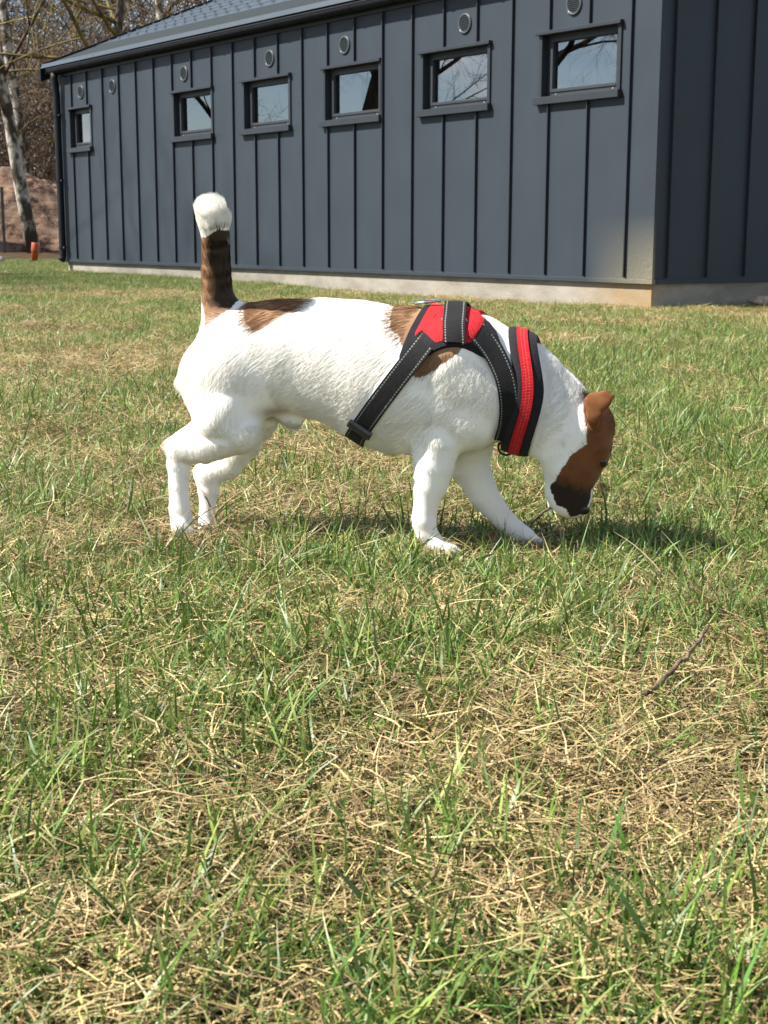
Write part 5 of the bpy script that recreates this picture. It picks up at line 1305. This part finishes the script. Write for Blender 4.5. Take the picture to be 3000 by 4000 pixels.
def scatter(name, coll_, X, Y, r, smin_, smax, tilt, label, zoff=0.0, flat=None):
    n = len(X); me = bpy.data.meshes.new(name); me.vertices.add(n)
    Z = ground_z(X, Y) + zoff
    me.vertices.foreach_set('co', np.stack([X, Y, Z], 1).astype(np.float32).ravel())
    a = me.attributes.new('rot', 'FLOAT_VECTOR', 'POINT')
    rot = np.stack([r.normal(0, tilt, n), r.normal(0, tilt, n), r.uniform(0, 2 * math.pi, n)], 1); a.data.foreach_set('vector', rot.astype(np.float32).ravel())
    a = me.attributes.new('scl', 'FLOAT_VECTOR', 'POINT'); s = r.uniform(smin_, smax, n)
    sv = np.stack([s, s, s * (flat if flat is not None else 1.0)], 1); a.data.foreach_set('vector', sv.astype(np.float32).ravel())
    a = me.attributes.new('pick', 'INT', 'POINT'); a.data.foreach_set('value', r.integers(0, len(coll_.objects), n).astype(np.int32))
    o = put(name, me); tag(o, label, None, kind='stuff')
    ng = bpy.data.node_groups.new(name + '_scatter', 'GeometryNodeTree')
    ng.interface.new_socket('Geometry', in_out='INPUT', socket_type='NodeSocketGeometry'); ng.interface.new_socket('Geometry', in_out='OUTPUT', socket_type='NodeSocketGeometry')
    gi, go = ng.nodes.new('NodeGroupInput'), ng.nodes.new('NodeGroupOutput')
    ip = ng.nodes.new('GeometryNodeInstanceOnPoints'); ci = ng.nodes.new('GeometryNodeCollectionInfo')
    ci.inputs['Collection'].default_value = coll_; ci.inputs['Separate Children'].default_value = True; ci.inputs['Reset Children'].default_value = True
    def na(nm, ty):
        q = ng.nodes.new('GeometryNodeInputNamedAttribute'); q.data_type = ty; q.inputs['Name'].default_value = nm; return q.outputs['Attribute']
    ng.links.new(gi.outputs[0], ip.inputs['Points']); ng.links.new(ci.outputs[0], ip.inputs['Instance'])
    ip.inputs['Pick Instance'].default_value = True
    ng.links.new(na('pick', 'INT'), ip.inputs['Instance Index']); ng.links.new(na('rot', 'FLOAT_VECTOR'), ip.inputs['Rotation']); ng.links.new(na('scl', 'FLOAT_VECTOR'), ip.inputs['Scale'])
    ng.links.new(ip.outputs[0], go.inputs[0])
    md = o.modifiers.new('scatter', 'NODES'); md.node_group = ng
    return o

YF = 25.5
rr = np.random.default_rng(21)
def lattice(y0, y1, sp):
    yy = np.arange(y0, y1, sp); P = []
    for i, y in enumerate(yy):
        hw = 0.285 * y + 0.9; xs = np.arange(-hw, hw, sp) + (sp / 2 if i % 2 else 0); P.append(np.stack([xs, np.full(len(xs), y)], 1))
    P = np.concatenate(P); P = P + rr.uniform(-0.42, 0.42, P.shape) * sp; k = outside_house(P[:, 0], P[:, 1]); return P[k]
P2 = np.concatenate([lattice(0.25, 6.5, 0.168), lattice(6.5, YF, 0.215)]); X, Y = P2.T
scatter('dead_grass', straw_c, X, Y, rr, 0.85, 1.2, 0.035, 'matted straw coloured dead grass covering the lawn', 0.001)
X, Y, rr = candidates(2300, 0.35, YF, lambda y: 1.0 if y < 5 else max(0.2, 1 - (y - 5) / 8), seed=22)
g = green_at(X, Y); k = rr.random(len(X)) < np.clip(g * 0.98, 0, 1)
dd = np.min(np.hypot(X[:, None] - PAWW[None, :, 0], (Y[:, None] - PAWW[None, :, 1] + 0.05) * 0.6), 1); k &= dd > 0.058
sw_ = (X - BC[0]) * BE[0] + (Y - BC[1]) * BE[1]; tw_ = (X - BC[0]) * BD[0] + (Y - BC[1]) * BD[1]; k &= ~((sw_ > -0.5) & (tw_ < 4.5) & (Y > 6) & (rr.random(len(X)) < 0.75))
scatter('green_grass', green_c, X[k], Y[k], rr, 0.82, 1.3, 0.10, 'living green grass blades growing up through the straw', 0.0)
X, Y, rr = candidates(560, 0.35, 8, seed=23); k = rr.random(len(X)) < green_at(X, Y) ** 1.3
dd = np.min(np.hypot(X[:, None] - PAWW[None, :, 0], Y[:, None] - PAWW[None, :, 1]), 1)
k &= ~((dd < 0.13) & (Y < 2.35))
scatter('long_grass', long_c, X[k], Y[k], rr, 0.7, 1.2, 0.12, 'longer single green grass blades standing above the lawn')
X, Y, rr = candidates(13, 0.35, 8, seed=24)
scatter('dead_stalks', stalk_c, X, Y, rr, 0.7, 1.15, 0.1, 'long bleached dead grass stalks lying on the lawn', 0.006)
X, Y, rr = candidates(900, 8.5, YF, lambda y: 1.0 if y < 17 else 0.6, seed=25)
g = green_at(X, Y); k = rr.random(len(X)) < np.clip((g - 0.45) * 1.8, 0, 1)
tw = rr.uniform(-0.1, FAR, 520); sw = -rr.uniform(0.02, 0.16, 520); kw = rr.random(520) < np.clip(0.25 + 0.5 * smooth_noise(tw, tw * 0, 91, 3, 1.5) + 0.06 * tw, 0, 1)
X = np.concatenate([X[k], (BC[0] + BD[0] * tw + BE[0] * sw)[kw]]); Y = np.concatenate([Y[k], (BC[1] + BD[1] * tw + BE[1] * sw)[kw]]); k = np.ones(len(X), bool)
scatter('short_turf', turf_c, X[k], Y[k], rr, 0.8, 1.35, 0.08, 'fresh short green turf along the far wall')

r7 = np.random.default_rng(77)
tx = np.concatenate([[-0.52, -0.40, -0.16, -0.30, -0.62, -1.0, -0.75, 0.05, 0.42, 0.75], r7.uniform(-2.0, 2.0, 110)])
ty = np.concatenate([[2.02, 1.92, 1.98, 2.10, 2.2, 3.1, 3.0, 1.72, 1.9, 2.6], r7.uniform(0.7, 7.5, 110)])
scatter('dead_tussocks', tuss_c, tx, ty, r7, 0.75, 1.2, 0.15, 'low flattened tussocks of withered grass')
bx_ = np.array([-0.122, -0.11, 0.007, 0.123, 0.382, -0.214, 0.189, -0.163, 0.25, -0.079, -0.36, 0.31, -0.3, 0.44])
by_ = np.array([1.324, 1.061, 0.974, 1.366, 1.77, 0.855, 0.887, 1.06, 1.888, 1.836, 1.55, 1.2, 1.22, 2.1])
r8 = np.random.default_rng(12); cx_, cy_ = r8.uniform(-0.8, 0.8, 420), r8.uniform(0.6, 2.6, 420); kk = (r8.random(420) < green_at(cx_, cy_) * 0.45) & (np.min(np.hypot(cx_[:, None] - PAWW[None, :, 0], cy_[:, None] - PAWW[None, :, 1]), 1) > 0.13)
bx_ = np.concatenate([bx_, cx_[kk]]); by_ = np.concatenate([by_, cy_[kk]])
scatter('broad_blades', broad_c, bx_, by_, np.random.default_rng(5), 0.6, 1.1, 0.18, 'scattered broad green grass leaves in the near lawn')

# ================================================================ small things lying in the grass
m_leaf = mat('dry_leaf', rough=0.7, spec=0.3); noise_col(m_leaf, (0.10, 0.042, 0.024), (0.26, 0.14, 0.08), scale=60, detail=5)
m_stick = mat('stick_bark', rough=0.85, spec=0.2); noise_col(m_stick, (0.07, 0.045, 0.032), (0.19, 0.125, 0.085), scale=70, detail=5, stretch=(1, 1, 0.3), bump=0.4, bscale=200)
def gz1(x, y): return float(ground_z(np.array([x]), np.array([y]))[0])
def dry_leaf(x, y, z, size, rot, seed, label):
    r = np.random.default_rng(seed); n, k = 12, 6; V = []; 
    for i in range(n + 1):
        u = i / n; w = size * 0.36 * math.sin(math.pi * u ** 0.8) ** 0.8 * (1 + 0.18 * math.sin(u * 26 + seed))
        for j in range(k + 1):
            v = j / k * 2 - 1
            V.append(((u - 0.5) * size, v * w, 0.22 * size * v * v * (0.6 + 0.4 * math.sin(3 * u + seed)) + 0.12 * size * math.sin(2.6 * u * math.pi + seed) * 0.5 + 0.03 * size * math.sin(9 * v + 5 * u)))
    q = MB(); q.add(V, [(i*(k+1)+j, (i+1)*(k+1)+j, (i+1)*(k+1)+j+1, i*(k+1)+j+1) for i in range(n) for j in range(k)])
    o = empty('dry_leaf', (x, y, gz1(x, y) + z)); o.rotation_euler = rot
    bl = put('blade', q.mesh('blade'), m_leaf, o, smooth=True); sd = bl.modifiers.new('thickness', 'SOLIDIFY'); sd.thickness = 0.0006
    q = MB(); q.tube([(-0.5 * size, 0, 0.02 * size), (-0.75 * size, 0.03 * size, 0.06 * size)], [0.0009, 0.0006], 5); put('stalk', q.mesh('stalk'), m_leaf, o)
    tag(o, label, 'leaf', 'dry leaves in the grass'); return o
dry_leaf(-0.169, 1.221, 0.022, 0.03, (0.5, -0.3, 2.4), 1, 'pinkish brown dry leaf in the straw low in front of the hind legs')
dry_leaf(0.165, 2.19, 0.03, 0.03, (1.2, -0.9, 0.4), 2, 'dark reddish dry leaf standing between the front legs')
dry_leaf(-0.38, 1.829, 0.025, 0.028, (0.4, 0.3, 1.0), 3, 'small brown leaf in the grass tuft below the hind paws')
dry_leaf(0.40, 2.60, 0.03, 0.04, (0.9, 0.2, 0.9), 4, 'curled brown leaf on the grass right of the muzzle')
dry_leaf(0.272, 2.38, 0.022, 0.028, (0.3, 0.2, 2.0), 5, 'orange brown leaf scrap left of the muzzle tip')
def stick(name, pts, rad, label, cat='twig'):
    pts = np.array(pts, float); u = np.linspace(0, 1, 16); t = np.linspace(0, 1, len(pts))
    P = np.stack([np.interp(u, t, pts[:, i]) for i in range(3)], 1); r = np.random.default_rng(int(abs(pts[0, 0]) * 1000)); P[1:-1] += r.normal(0, 0.0016, (14, 3))
    q = MB(); q.tube(P, rad * (1 - 0.5 * u) * (1 + 0.12 * np.sin(u * 40)), 7); o = put(name, q.mesh(name), m_stick, smooth=True); tag(o, label, cat); return o
stick('twig', [(0.259, 1.378, 0.03), (0.318, 1.47, 0.036), (0.365, 1.565, 0.05)], 0.0032, 'thin brown twig lying slantwise in the grass at right')
stick('twig', [(0.252, 2.36, 0.012), (0.268, 2.37, 0.026), (0.284, 2.38, 0.034)], 0.003, 'short dark twig stub under the muzzle')
stick('twig', [(-5.1, 16.0, 0.05), (-4.4, 15.9, 0.055), (-3.9, 15.95, 0.05)], 0.016, 'pale branch lying on the green lawn before the far wall corner')
